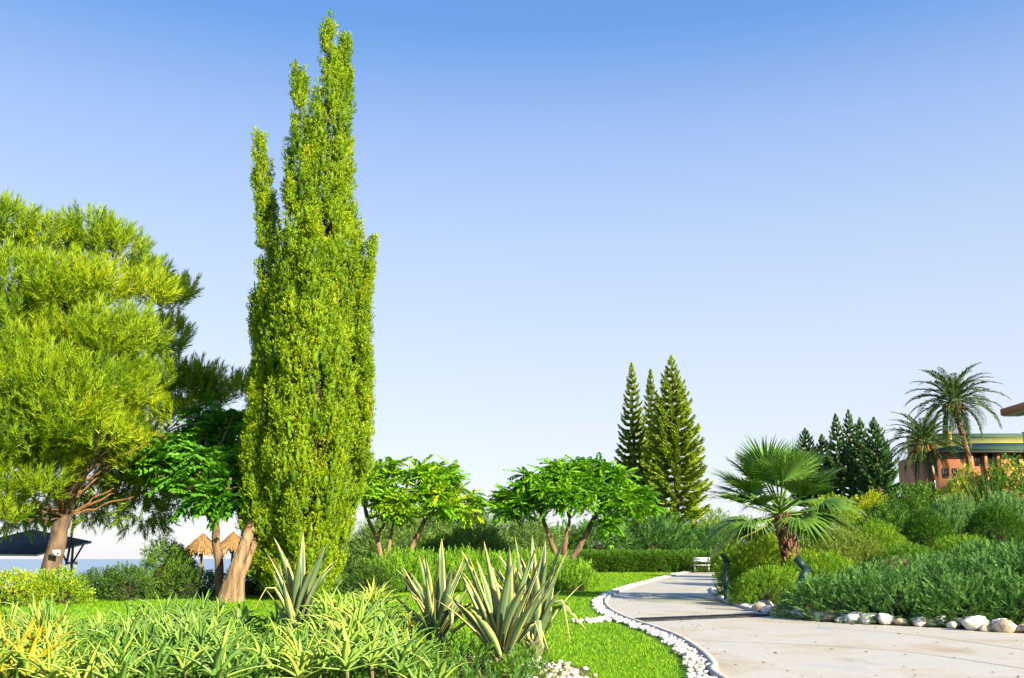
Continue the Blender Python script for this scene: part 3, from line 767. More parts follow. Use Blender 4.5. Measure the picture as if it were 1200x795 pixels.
# dense heart of each plume, its inner shade put into a darker green
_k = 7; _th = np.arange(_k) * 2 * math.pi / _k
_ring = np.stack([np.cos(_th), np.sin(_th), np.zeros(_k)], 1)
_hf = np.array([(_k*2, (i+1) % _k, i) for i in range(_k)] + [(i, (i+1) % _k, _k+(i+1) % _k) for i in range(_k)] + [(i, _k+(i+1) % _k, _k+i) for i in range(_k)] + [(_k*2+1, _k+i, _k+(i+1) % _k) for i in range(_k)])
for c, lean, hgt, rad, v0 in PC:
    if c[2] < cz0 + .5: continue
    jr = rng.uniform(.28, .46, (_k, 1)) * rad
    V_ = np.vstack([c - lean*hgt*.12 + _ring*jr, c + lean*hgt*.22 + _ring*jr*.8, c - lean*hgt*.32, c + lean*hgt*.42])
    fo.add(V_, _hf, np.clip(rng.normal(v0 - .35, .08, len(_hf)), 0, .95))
cv, cf, cn = [], [], 0
for V_, (q, tt) in zip(CVs, CTs):
    V_ = V_.copy(); V_[:, 2] = np.maximum(V_[:, 2], cz0 + 0.2); cv.append(V_); cf.append(q + cn); cn += len(V_)
obj('twig_shade_core', mesh('twig_shade_core', np.vstack(cv) - np.array(cyp.location), np.vstack(cf), M['inner_shade'], smooth=True), cyp)  # dark tubes that paint the shade in the gaps between plumes
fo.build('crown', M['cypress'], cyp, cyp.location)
print('cypress tris', sum(len(f) for f in fo.F))
def limb(name, pts, rad, mat, parent, seg=9, wob=0.0):
    P = resample(np.array(pts, float), max(6, len(pts)*4)); s = np.linspace(0, 1, len(P))
    if wob: P = P + rng.normal(0, wob, P.shape) * np.sin(np.pi*s)[:, None]
    r = np.interp(s, np.linspace(0, 1, len(rad)), rad)
    t = MB(); t.tube(P, r, seg)
    return obj(name, t.mesh(name, mat, True, off=parent.location), parent)
limb('trunk', [(cx0, CY, cz0-0.1), (cx0, CY, cz0+2), at(375, 400, CY), at(386, 80, CY)], [0.3, 0.25, 0.07, 0.01], M['bark'], cyp)
# twiggy dead tip of the left spire
t = MB()
for k in range(7):
    p0 = at(302 + rng.uniform(-3, 3), 168, CY+0.2); p1 = at(301 + rng.uniform(-7, 8), 150 + rng.uniform(0, 9), CY+0.2); t.tube([p0, (p0+p1)/2 + 0.02, p1], [0.012, 0.009, 0.004], 4)
obj('twig_tip', t.mesh('twig_tip', M['pale_bark'], off=cyp.location), cyp)
# the stout leaning side stem with its root flare
BY = 26.6
b0 = at(266, 703, BY); b0[2] = hz(b0[0], BY) - 0.05
stem = [b0, b0 + np.array([0.03, 0, 0.25]), at(272, 680, BY), at(280, 655, BY), at(290, 630, BY+0.3), at(305, 590, BY+0.8)]
limb('side_stem', stem, [0.30, 0.20, 0.16, 0.15, 0.14, 0.12], M['pale_bark'], cyp, 12, 0.01)
limb('side_stem', [b0 + np.array([0.28, 0.1, 0]), at(282, 680, BY), at(292, 655, BY+0.2), at(300, 630, BY+.5)], [0.17, 0.11, 0.09, 0.08], M['pale_bark'], cyp, 9, 0.01)

# ================================================================== PINE
PY = 31.0
px0 = atx(52, PY); pz0 = hz(px0, PY)
pine = thing('pine_tree', 'large bright yellow-green pine with a leaning trunk at the left edge', 'pine', (px0, PY, pz0))
tr = [np.array([px0, PY, pz0-0.1]), at(58, 672, PY), at(66, 640, PY), at(75, 600, PY), at(84, 565, PY), at(92, 520, PY), at(98, 460, PY), at(100, 380, PY), at(96, 320, PY)]
limb('trunk', tr, [0.34, 0.27, 0.235, 0.22, 0.2, 0.17, 0.13, 0.09, 0.04], M['pine_bark'], pine, 12, 0.02)
limb('trunk', [at(78, 592, PY), at(90, 565, PY+.1), at(105, 535, PY+0.4), at(128, 490, PY+1), at(150, 440, PY+1.5), at(160, 380, PY+2)], [0.17, 0.15, 0.12, 0.1, 0.07, 0.03], M['pine_bark'], pine, 10, 0.02)
CL = [ # px, py, radius px, depth offset, density
 (15,275,42,0,1),(60,290,45,0,1),(105,280,40,.5,1),(140,300,38,0,1),(165,318,30,.5,1),(-30,300,60,0,.6),
 (30,330,50,-1.5,1),(85,335,50,-1,1),(130,345,45,-1,1),(168,350,34,0,1),(185,345,26,2,1),(205,358,24,3.5,.9),(215,345,18,4,.8),(195,385,34,3,1),(205,410,22,3.5,.9),
 (20,390,55,-2,1),(75,395,50,-2.4,1),(120,400,48,-2.2,1),(158,400,36,-1,1),(-30,400,70,-1,.6),
 (15,450,52,-2.8,1),(65,450,55,-3.2,1),(112,450,50,-3,1),(150,445,30,-2,1),(185,440,30,2,1),(205,455,25,2.5,.8),
 (20,510,50,-3.2,1),(70,505,45,-3.2,1),(115,495,40,-2.8,1),(-30,520,60,-2,.6),(145,490,26,-1.5,1),
 (10,560,40,-3.2,1),(48,550,34,-3,1),(85,535,30,-2.6,1),(12,598,26,-3.2,.9),(45,580,20,-3,.8),(-20,590,40,-3,.6),
 (175,480,34,1,1),(200,490,30,1.5,.9),(160,520,34,1.5,.8),(200,530,34,2,.8),
 (40,480,46,-3,1),(95,478,42,-3,1),(35,535,42,-3.2,1),(82,555,28,-2.8,1),(140,470,34,-1.2,1),(130,430,40,-2.2,1),(40,420,46,-2.6,1),(60,360,44,-1.8,1),(232,465,24,2,1),(258,450,24,2,1),(268,462,18,2,1),(245,480,20,2,.9),(238,440,14,2,.7),
 (60,585,30,2.5,.9),(100,570,36,2.5,1),(140,560,38,2,1),(175,570,36,2,1),(120,600,28,2,.7),(160,602,28,2,.7),(195,560,32,2,1),(35,598,28,2.6,.8),(90,604,28,2,.6),(130,530,34,1.5,1),(165,540,34,1.8,1),(205,590,24,2.2,.6),
]
fo = Fol(); ends = []
for (px, py, rp, dy, dn) in CL:
    Yc = PY + dy; Yc += rng.uniform(-.9, .9); c = at(px, py, Yc) + rng.normal(0, .18, 3); r = rp * Yc / F * rng.uniform(.82, 1.0)
    hang = py > 565 and dy > 0
    n = int(215 * dn * (r / 1.0) ** 2) + 10
    f = lobes(7, 0.35, 6, -0.6)
    D = sphere_dirs(n, -0.75); rr = f(D) * (0.45 + 0.55 * rng.random(n) ** 0.6)
    P = c + D * np.array([r*1.1, r*1.0, r*0.85]) * rr[:, None]
    dirs = unit(D * 0.55 + np.array([0, 0, 0.75 if not hang else -0.35]) + rng.normal(0, 0.22, (n, 3)))
    fo.twigs('needle', P, dirs, 0.46, rng.normal(0.52, 0.10), 0.12, leafsd=0.07)
    if not hang: ends.append((c, r))
fo.build('crown', M['pine'], pine, pine.location)
print('pine tris', sum(len(f) for f in fo.F))
tp = resample(np.array(tr), 60)
for k, (c, r) in enumerate(ends):
    if k % 5 == 2: continue
    j = np.argmin(np.abs(tp[:, 2] - (c[2] - 1.6 - 0.25*abs(c[0]-px0)))); s = tp[max(14, j)]
    mid = (s + c) / 2 + np.array([0, 0, -0.15])
    limb('limb', [s, mid, c + np.array([0, 0, -r*0.2]), c + np.array([rng.normal(0, .2), rng.normal(0, .2), r*0.6])], [0.042, 0.032, 0.02, 0.008], M['pine_limb'], pine, 6, 0.05)
# white notice nailed to the trunk
nb = at(66, 648, PY - 0.5)
g = MB(); g.box(-0.13, 0.13, -0.012, 0.012, -0.085, 0.085)
o = obj('notice', g.mesh('notice', M['paper']), pine, nb - np.array(pine.location))
g = MB(); g.box(0.03, 0.09, -0.017, -0.013, -0.05, 0.01)
obj('notice_print', g.mesh('notice_print', M['iron']), o)

# ================================================================== trees with feathery compound leaves
def compound(seed, npair=6, L=0.75, ll=0.33, lw=0.46, droop=0.55):
    r = np.random.default_rng(seed); P = []; D = []; S = []
    for k in range(npair):
        t = 0.2 + 0.8 * k / (npair - 1)
        y, z = L*t, -droop*L*t*t
        tang = np.array([0, 1, -2*droop*t]); tang /= np.linalg.norm(tang)
        for sgn in (-1, 1):
            P.append((0, y, z)); D.append(tang*0.75 + np.array([sgn*0.8, 0, -0.25]) + r.normal(0, .08, 3)); S.append(ll*(0.7 + 0.5*math.sin(math.pi*t*0.85))*r.uniform(.9,1.1))
    P.append((0, L, -droop*L)); D.append((0, 1, -1.2)); S.append(ll)
    T, Fc = rhomb(lw, 0.2)
    return stamp(T, Fc, np.array(P), frames(np.array(D), r.uniform(-.3, .3, len(P))), np.array(S))
def whorl(seed, nl=8):
    r = np.random.default_rng(seed); Vs = []; Fs = []; n = 0
    for k in range(nl):
        V, Fo = compound(seed*10+k, droop=r.uniform(0.45, 1.0), L=r.uniform(.55,.85))
        a = k*2.399 + r.normal(0, .2); el = r.uniform(-0.1, 0.9) if k > 1 else 1.1
        d = np.array([[math.cos(a)*math.cos(el), math.sin(a)*math.cos(el), math.sin(el)]])
        Rm = frames(d, np.zeros(1))[0]
        # droop is in the leaf's own frame, which keeps its Z up
        Vs.append(V @ Rm.T); Fs.append(Fo + n); n += len(V)
    return np.vstack(Vs), np.vstack(Fs)
TW['whorl'] = [whorl(60+i) for i in range(6)]
def compound_tree(label, px, Y, stems, blobs, base_py=None, dens=1.0, vm=0.5, size=1.0, bark='bark', lit=None):
    x = atx(px, Y); z0 = hz(x, Y)
    t = thing('flame_tree', label, 'tree', (x, Y, z0))
    for pts, rad in stems:
        P = [np.array([x + (atx(q[0], Y) - x), Y + (q[2] if len(q) > 2 else 0), at(q[0], q[1], Y)[2]]) for q in pts]
        P[0][2] = min(P[0][2], z0) - 0.1 if P[0][2] < z0 + 0.6 else P[0][2]
        limb('trunk', P, rad, M[bark], t, 9, 0.015)
    fo = Fol()
    tops = [np.array([atx(s[0][-1][0], Y), Y, at(s[0][-1][0], s[0][-1][1], Y)[2]]) for s in stems]
    for (bx, by, rp, dy) in blobs:
        Yc = Y + dy; c = at(bx, by, Yc); r = rp * Yc / F
        n = int(13 * dens * (r/0.9)**2) + 4
        D = sphere_dirs(n, -0.35); P = c + D * np.array([r, r, r*0.95]) * (0.55 + 0.45*rng.random(n)**0.5)[:, None]
        # whorls stay level, spun about the vertical: use stamp with a yaw frame
        for i, (T, Fc) in enumerate(TW['whorl']):
            Pi = P[i::6]
            if not len(Pi): continue
            a = rng.uniform(0, 6.28, len(Pi)); til = rng.normal(0, .25, (len(Pi), 2))
            Zv = unit(np.stack([til[:, 0], til[:, 1], np.ones(len(Pi))], 1)); Xv = unit(np.cross(np.stack([-np.sin(a), np.cos(a), np.zeros(len(Pi))], 1), Zv)); Yv = np.cross(Zv, Xv)
            V, Fo = stamp(T, Fc, Pi, np.stack([Xv, Yv, Zv], 2), size * rng.uniform(0.65, 1.05, len(Pi)))
            nl = len(Fc) // 8
            vv = np.repeat(rng.normal(vm, 0.10, len(Pi)*8), nl)
            vv = np.r_[vv, np.full(len(Fo) - len(vv), vm)] + rng.normal(0, 0.06, len(Fo))
            fo.add(V, Fo, np.clip(vv, 0, 1))
        for _ in range(2):
            s = tops[np.argmin([np.linalg.norm(q - c) for q in tops])]; e = c + rng.normal(0, r*0.45, 3)
            limb('limb', [s, (s+e)/2 + np.array([0, 0, -0.1]), e], [0.06, 0.045, 0.015], M[bark], t, 6, 0.03)
    fo.build('crown', M['pinnate'], t, t.location)
    return t
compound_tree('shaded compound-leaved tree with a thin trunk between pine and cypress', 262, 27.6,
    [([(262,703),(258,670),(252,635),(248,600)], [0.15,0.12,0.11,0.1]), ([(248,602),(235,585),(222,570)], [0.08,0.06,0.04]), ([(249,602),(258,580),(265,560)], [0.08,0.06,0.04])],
    [(215,540,28,3.8),(245,525,30,3.5),(272,510,24,3.8),(195,560,24,4.0),(225,572,24,.6),(255,568,26,.5),(240,588,18,.0),(262,590,16,-.2),(238,548,24,.4),(250,495,18,4.0),(280,545,22,3.4),(180,545,18,4.2),(275,585,16,2.6)], vm=0.22, size=0.8, bark='bark')  # leaf tone lowered to paint in the shade of pine and cypress
compound_tree('bright sunlit compound-leaved tree with forked orange-brown stems beside the cypress', 458, 34.0,
    [([(455,690),(448,660),(440,630),(428,606)], [0.13,0.10,0.08,0.05]), ([(463,690),(473,662),(488,630),(500,603)], [0.13,0.10,0.085,0.06]), ([(452,672),(456,640),(460,612)], [0.09,0.07,0.04]), ([(440,632),(450,612),(452,600)],[.07,.05,.03])],
    [(435,578,20,0),(455,562,22,0.4),(445,598,18,-.6),(475,585,22,-.5),(498,568,22,0),(520,575,22,.2),(510,592,20,-.7),(540,588,20,.3),(555,600,14,.4),(470,604,14,-.8),(518,556,14,.6),(430,560,14,.8),(535,604,14,-.4)], vm=0.72, size=0.62, dens=1.35, bark='pale_bark')  # leaf tone raised to paint in the sunlight on this crown
compound_tree('broad green umbrella-crowned tree with forked dark stems in mid lawn', 662, 40.0,
    [([(658,662),(648,640),(638,612),(630,588)], [0.12,0.10,0.08,0.06]), ([(662,664),(662,640),(668,612)], [0.14,0.10,0.06]), ([(664,664),(680,640),(695,612),(708,585)], [0.14,0.12,0.10,0.07])],
    [(600,588,18,0.5),(620,575,22,0),(640,590,22,-.6),(650,568,22,.3),(672,572,22,0),(668,592,20,-1),(690,562,20,.5),(700,582,22,-.6),(722,570,22,0),(740,585,20,0),(752,598,16,-.2),(725,600,18,-.8),(610,602,16,-.3),(590,604,12,.3),(680,556,15,.8),(720,615,12,-.5),(655,556,14,.6),(704,557,14,.6)], vm=0.50, size=0.62, dens=1.55)

# ================================================================== NORFOLK PINES
def norfolk_branch(name, mat, seed, n=46):
    r = np.random.default_rng(seed)
    s = np.linspace(0.08, 1, n)
    ax = np.stack([np.zeros(n), s, -0.10*np.sin(s*math.pi*0.8) + 0.34*s**2.6], 1)
    tan = unit(np.gradient(ax, axis=0)); Vs = []; Fs = []; vv = []; cnt = 0
    T, Fc = rhomb(0.36, 0.3)
    for k in range(3):
        az = r.uniform(0, 2*math.pi, n)
        side = np.stack([np.cos(az), np.zeros(n), np.sin(az)*0.7 + 0.25], 1)
        D = unit(tan*0.7 + side*0.8)
        V, Fo = stamp(T, Fc, ax, frames(D, r.uniform(-3, 3, n)), 0.19*(0.65 + 0.55*np.sin(math.pi*np.clip(s*0.85+.1,0,1)))*r.uniform(.8,1.2,n))
        Vs.append(V); Fs.append(Fo+cnt); cnt += len(V); vv.append(np.clip(r.normal(.5,.15,len(Fo)), 0, 1))
    return mesh(name, np.vstack(Vs), np.vstack(Fs), mat, np.concatenate(vv))
NB = [norfolk_branch('branch', M['norfolk'], 200+i) for i in range(4)]
NB_SHADED = [norfolk_branch('branch', M['norfolk_shaded'], 220+i) for i in range(4)]
def norfolk(label, px, Y, top, bot, half, tiers, per, meshes, group):
    x = atx(px, Y); z1 = at(px, top, Y)[2]; zg = hz(x, Y); zb = max(at(px, bot, Y)[2], zg + 0.5)
    t = thing('norfolk_pine', label, 'norfolk pine', (x, Y, zg), group)
    hh = z1 - zg
    g = MB(); g.tube([(0,0,-0.2), (0.05,0,hh*0.5), (0,0,hh)], [0.24, 0.15, 0.025], 8); obj('trunk', g.mesh('trunk', M['pine_bark'], True), t)
    rmax = half * Y / F
    for k in range(tiers):
        u = k / (tiers - 1); z = zb - zg + (z1 - zb) * (u ** 0.92) - 0.05
        w = rmax * (min(1.0, 0.88 + 0.5*u) if u < 0.3 else 1.0) * (1 - max(0, u - 0.25)/0.75) ** 0.72 + 0.12
        nb = per if u < 0.9 else max(4, per - 2); a0 = rng.uniform(0, 6.28)
        for q in range(nb):
            L = w * rng.uniform(0.85, 1.1)
            o = obj('branch', meshes[rng.integers(4)], t, (0, 0, z + rng.normal(0, .04)), a0 + q*2*math.pi/nb + rng.normal(0, .12))
            wd = max(L, 0.9) * 0.95 if L < 1.6 else 1.5
            o.scale = (wd, L, max(0.7, min(L, 1.7))*rng.uniform(.85, 1.15)); o.rotation_euler.x = 0.10 + 0.5 * u**3 - (0.12 if u < .15 else 0) + rng.normal(0, .05)
    return t
gN = 'Norfolk pines behind the hedge'
norfolk('left slim Norfolk pine of the sunlit trio behind the hedge', 746, 74, 428, 612, 22, 25, 7, NB, gN)
norfolk('middle and slenderest Norfolk pine of the sunlit trio behind the hedge', 769, 76, 436, 610, 20, 25, 7, NB, gN)
norfolk('right tallest and widest Norfolk pine of the sunlit trio behind the hedge', 795, 70, 420, 618, 38, 26, 8, NB, gN)
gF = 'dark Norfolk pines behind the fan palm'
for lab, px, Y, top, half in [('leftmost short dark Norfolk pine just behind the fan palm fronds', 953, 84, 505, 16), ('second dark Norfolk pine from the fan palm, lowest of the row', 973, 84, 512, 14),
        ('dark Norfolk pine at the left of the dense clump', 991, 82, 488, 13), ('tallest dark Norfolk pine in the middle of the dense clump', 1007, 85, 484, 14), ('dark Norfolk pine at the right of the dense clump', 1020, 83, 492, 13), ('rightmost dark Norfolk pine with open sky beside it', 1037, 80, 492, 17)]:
    norfolk(lab, px, Y, top, 590, half*1.45, 18, 7, NB_SHADED, gF)

# ================================================================== DATE PALMS
def date_frond(el, seed, L=3.4):
    r = np.random.default_rng(seed); n = 42; s = np.linspace(0, 1, n)
    ang = el - (1.25 + 0.35*(1-el/1.4)) * s**1.3 * (1.0 if el > 0.2 else 0.9)
    ang = np.maximum(ang, -1.45)
    dy, dz = np.cos(ang), np.sin(ang); st = L/(n-1)
    ax = np.stack([np.zeros(n), np.r_[0, np.cumsum(dy[:-1])]*st, np.r_[0, np.cumsum(dz[:-1])]*st], 1)
    tan = np.stack([np.zeros(n), dy, dz], 1)
    t = MB(); t.tube(ax, 0.035*(1-s*0.8), 4, False)
    V0 = np.vstack(t.v); Q = np.vstack(t.q); T0 = np.vstack([Q[:, [0,1,2]], Q[:, [0,2,3]]])
    Vs = [V0]; Fs = [T0]; cnt = len(V0); vv = [np.full(len(T0), .9)]
    T, Fc = rhomb(0.17, 0.2)
    for sg in (-1, 1):
        m = s > 0.14
        D = unit(tan[m]*0.85 + np.array([sg*0.75, 0, -0.05]) + np.array([0, 0, 0.2])*r.random((m.sum(), 1)) + r.normal(0, .08, (m.sum(), 3)))
        V, Fo = stamp(T, Fc, ax[m], frames(D, r.normal(0, .3, m.sum())), 0.55*np.sin(np.pi*np.clip(s[m]*0.8+0.18, 0, 1))**0.6*r.uniform(.85,1.1,m.sum()))
        Vs.append(V); Fs.append(Fo+cnt); cnt += len(V); vv.append(np.clip(r.normal(.5,.13,len(Fo)),0,1))
    return mesh('frond', np.vstack(Vs), np.vstack(Fs), M['date'], np.concatenate(vv))
ELS = [1.35, 1.1, 0.85, 0.6, 0.3, 0.0, -0.4, -0.8]
DF = [[date_frond(e, 300+i*3+k) for k in range(2)] for i, e in enumerate(ELS)]
def date_palm(label, base_px, Y, crown, trunk_px, k=1.0):
    x = atx(base_px, Y); zg = hz(x, Y)
    t = thing('date_palm', label, 'palm', (x, Y, zg), 'date palms in front of the hotel')
    c = at(crown[0], crown[1], Y)
    pts = [np.array([x, Y, zg-0.1])] + [at(a, b, Y) for a, b in trunk_px] + [c]
    P = resample(np.array(pts), 60); g = MB()
    rad = 0.19 + 0.02*np.sin(np.arange(60)*2.1) ; rad[-6:] += 0.08; rad[:8] += np.linspace(0.12, 0, 8)
    g.tube(P, rad*0.95, 10); obj('trunk', g.mesh('trunk', M['palm_bark'], off=t.location), t)
    for i, e in enumerate(ELS):
        nf = [5, 7, 8, 8, 8, 7, 7, 6][i]; a0 = rng.uniform(0, 6.28)
        for q in range(nf):
            o = obj('frond', DF[i][q % 2], t, c - np.array(t.location) + np.array([0, 0, 0.1]), a0 + q*6.283/nf + rng.normal(0, .18))
            sc = k*rng.uniform(.85, 1.08)*(0.85 if i > 5 else 1); o.scale = (sc, sc, sc)
    fo = MB()
    for q in range(26):
        a = rng.uniform(0, 6.28); p = c - np.array(t.location) + np.array([math.cos(a)*.3, math.sin(a)*.3, -0.1])
        fo.tube([p, p + np.array([math.cos(a)*.3, math.sin(a)*.3, 0.05]), p + np.array([math.cos(a)*.5, math.sin(a)*.5, -0.35])], [.02,.05,.06], 5)
    obj('fruit_stalks', fo.mesh('fruit_stalks', M['dates']), t)
date_palm('taller date palm with a curved trunk against the hotel roof', 1141, 66, (1117, 474), [(1137, 553), (1129, 515)], 1.08)
date_palm('shorter date palm with a straight trunk left of the hotel', 1093, 64, (1084, 522), [(1093, 580), (1090, 555)], .95)

# ================================================================== FAN PALM
def fan_frond(el, seed, Lp=0.85, Lb=1.05, droop=0.3):
    r = np.random.default_rng(seed)
    d = np.array([0, math.cos(el), math.sin(el)]); s = np.array([1.0, 0, 0]); nn = np.cross(s, d)
    t = MB(); n = 8; u = np.linspace(0, 1, n)
    sag = -0.10*Lp*np.sin(u*math.pi/2)*(1-abs(el)/1.6)
    pa = d[None]*(u*Lp)[:, None]; pa[:, 2] += sag
    t.tube(pa, np.linspace(0.035, 0.016, n), 5, False)
    V0 = np.vstack(t.v); Q = np.vstack(t.q); T0 = np.vstack([Q[:, [0,1,2]], Q[:, [0,2,3]]])
    Vs = [V0]; Fs = [T0]; vv = [np.full(len(T0), .75)]; cnt = len(V0)
    h = pa[-1]; ns = 36; K = 7
    for k in range(ns):
        al = (-1 + 2*k/(ns-1)) * 1.55 + r.normal(0, .02)
        L = Lb * (0.72 + 0.28*math.cos(al*0.62)) * r.uniform(.93, 1.05)
        dr = droop * r.uniform(.7, 1.35)
        fold = 0.42*abs(math.sin(al))
        dirn = d*math.cos(al) + s*math.sin(al) + nn*fold
        dirn /= np.linalg.norm(dirn); side = np.cross(dirn, nn); side /= np.linalg.norm(side)
        uu = np.linspace(0.03, 1, K)
        c = h + dirn*(uu*L)[:, None]; c[:, 2] -= dr*L*np.clip(uu-0.35, 0, 1)**1.6*1.6
        w = np.interp(uu, [0, 0.36, 0.7, 1], [0.010, 0.036, 0.019, 0.002])
        A = c + side*w[:, None]; B = c - side*w[:, None]; C = c + nn*(w*0.55)[:, None]
        V = np.vstack([A, C, B]); Fo = []
        for j in range(K-1):
            for a, b in ((0, 1), (1, 2)):
                i0, i1 = a*K+j, b*K+j; Fo += [(i0, i1, i1+1), (i0, i1+1, i0+1)]
        Vs.append(V); Fs.append(np.array(Fo)+cnt); cnt += len(V); vv.append(np.full(len(Fo), np.clip(r.normal(.45,.12), 0, 1)) + np.tile(np.repeat(np.linspace(0, .25, K-1), 4), 1))
    return np.vstack(Vs), np.vstack(Fs), np.clip(np.concatenate(vv), 0, 1)
FY = 26.0
fx = atx(921, FY); fz = hz(fx, FY)
fan = thing('fan_palm', 'fan palm with pleated leaves and a stubby fibrous trunk beside the path', 'palm', (fx, FY, fz))
fc = at(914, 603, FY) - np.array(fan.location)
g = MB(); bp = at(926, 652, FY) - np.array(fan.location)
P = resample(np.array([[bp[0]+0.02, 0, -0.1], bp, bp*0.5 + fc*0.5, fc]), 24); g.tube(P, np.interp(np.linspace(0,1,24), [0,.3,.7,1], [.15,.16,.17,.13]), 12)
obj('trunk', g.mesh('trunk', M['palm_bark'], True), fan)
g = MB()
for k in range(90):   # old leaf bases wrapped round the trunk
    u = 0.15 + 0.85*k/90; a = k*2.399; c = P[int(u*23)]; rr = 0.15
    p0 = c + np.array([math.cos(a)*rr*.8, math.sin(a)*rr*.8, -.05]); p1 = c + np.array([math.cos(a)*(rr+.09), math.sin(a)*(rr+.09), .17])
    g.tube([p0, (p0+p1)/2 + np.array([math.cos(a)*.03, math.sin(a)*.03, 0]), p1], [.05, .045, .02], 5)
obj('leaf_bases', g.mesh('leaf_bases', M['palm_bark']), fan)
prng = np.random.default_rng(5)
NFR = 34
for i in range(NFR):
    u = i / (NFR - 1); el = 1.30 - 1.75 * u ** 0.95 + prng.normal(0, .09); az = i*2.399 + prng.normal(0, .2)
    if el < -.25 and abs((az % 6.2832) - math.pi) < .6: continue
    dr = float(np.interp(el, [-.6, 0, .5, 1.4], [.85, .55, .22, .03])) * prng.uniform(.7, 1.3)
    V, Fo, vv = fan_frond(el, 400+i, droop=dr, Lp=prng.uniform(.85, 1.15), Lb=prng.uniform(1.0, 1.25))
    o = obj('frond', mesh('frond', V, Fo, M['fan_old' if el < -.35 else 'fan'], np.clip(vv + prng.normal(0, .1), 0, 1)), fan, fc + np.array([0, 0, 0.2 - .3*u]), az)
    o.rotation_euler.y = prng.normal(0, .1)

# ================================================================== AGAVES
def strap(L, w, th, el, curl, K=10, kink=None, vcup=0.35, twist=0.0, seed=0, prof=None):
    """fleshy leaf along +Y rising at angle el, curling over by curl radians; returns V, quads, u across"""
    r = np.random.default_rng(seed); s = np.linspace(0, 1, K)
    ang = el - curl * s**1.8
    if kink: ang = ang - kink[1]*sstep(kink[0]-.06, kink[0]+.06, s)
    st = L/(K-1)
    c = np.stack([0.03*L*np.sin(s*3 + r.uniform(0, 6)), np.r_[0, np.cumsum(np.cos(ang[:-1]))]*st, np.r_[0, np.cumsum(np.sin(ang[:-1]))]*st], 1)
    nrm = np.stack([np.zeros(K), -np.sin(ang), np.cos(ang)], 1)
    pr = prof or [(0, .75), (.15, .62), (.45, 1.0), (.7, .8), (.9, .35), (1, .02)]
    ww = w/2*np.interp(s, *zip(*pr)); V = []; U = []
    for us in (-1, -.5, 0, .5, 1):
        tw = twist*s; sx = np.cos(tw); 
        V.append(c + np.stack([us*ww*sx, np.zeros(K), np.zeros(K)], 1) + nrm*(abs(us)**1.5*ww*vcup + us*ww*np.sin(tw))[:, None]); U.append(np.full(K, us))
    V.append(c - nrm*(th*(1-s*.9))[:, None]); U.append(np.zeros(K))
    V = np.vstack(V); U = np.concatenate(U); Q = []
    for j in range(K-1):
        for a in range(4): Q.append((a*K+j, (a+1)*K+j, (a+1)*K+j+1, a*K+j+1))
        Q.append((5*K+j, 0*K+j, 0*K+j+1, 5*K+j+1)); Q.append((4*K+j, 5*K+j, 5*K+j+1, 4*K+j+1))
    return V, np.array(Q), U
def agave(label, px, Y, hgt, nleaf, zoff=0.0, seed=0, base_h=0.25, spread=1.0, bends=()):
    x = atx(px, Y); z0 = hz(x, Y) + zoff
    t = thing('agave', label, 'agave', (x, Y, z0))
    r = np.random.default_rng(seed)
    g = MB(); g.tube([(0,0,-.1),(0,0,base_h*.5),(0,0,base_h)], [.10,.09,.05], 10); obj('stem', g.mesh('stem', M['palm_bark'], True), t)
    for k in range(nleaf):
        u = k/(nleaf-1)           # 0 centre .. 1 outer
        el = 1.50 - (0.25 + 0.50*u**1.3)*spread*r.uniform(.7, 1.15); L = hgt*r.uniform(.85, 1.08)*(1 - .18*u)
        curl = r.uniform(-.25, .45) + .45*u*r.random(); kink = None
        if k in bends: kink = (r.uniform(.45,.65), r.uniform(1.6, 2.3))
        V, Q, U = strap(L, 0.122*r.uniform(.75,1.2)*hgt/1.3, .02, el, curl, 11, kink, .4, r.uniform(-.7,.7), seed*50+k)
        o = obj('leaf', mesh('leaf', V, Q, M['agave'], smooth=True, u=U), t, (0, 0, base_h*(.95-.6*u)), k*2.399 + r.normal(0, .2))
    # stubs of old leaves at the foot
    sv, sq, su = strap(.26, .12, .03, .55, -.7, 6, prof=[(0,.8),(.5,1),(.8,.8),(1,.3)])
    sm = mesh('leaf_stub', sv, sq, M['stub'], smooth=True)
    for k in range(34):
        o = obj('leaf_stub', sm, t, (0, 0, -.03 + base_h*.8*k/34), k*2.399); q = 1.0 - .35*k/34; o.scale = (q, q, q)
    return t
M['stub'] = plain_mat('dry_leaf_base', (0.10,0.10,0.055), 0.9, (0.26,0.24,0.13), 8)
agave('largest striped agave with a scaly foot at the right end of the aloe bed', 588, 11.3, 1.22, 34, 0.0, 3, 0.22, 1.0, (24, 28, 31))
agave('striped agave with an upright stance just behind the largest one', 624, 13.2, 1.36, 26, 0.0, 5, 0.22, 0.75, (15, 20))
agave('striped agave with folded grey leaves in the middle of the three agave clumps', 512, 12.4, 1.12, 30, 0.12, 8, 0.2, 1.05, (14, 18, 20, 23, 25, 27))
agave('yellow-edged agave at the left, in front of the cypress foot', 350, 12.7, 1.08, 22, 0.2, 12, 0.2, 0.8, (14, 18))

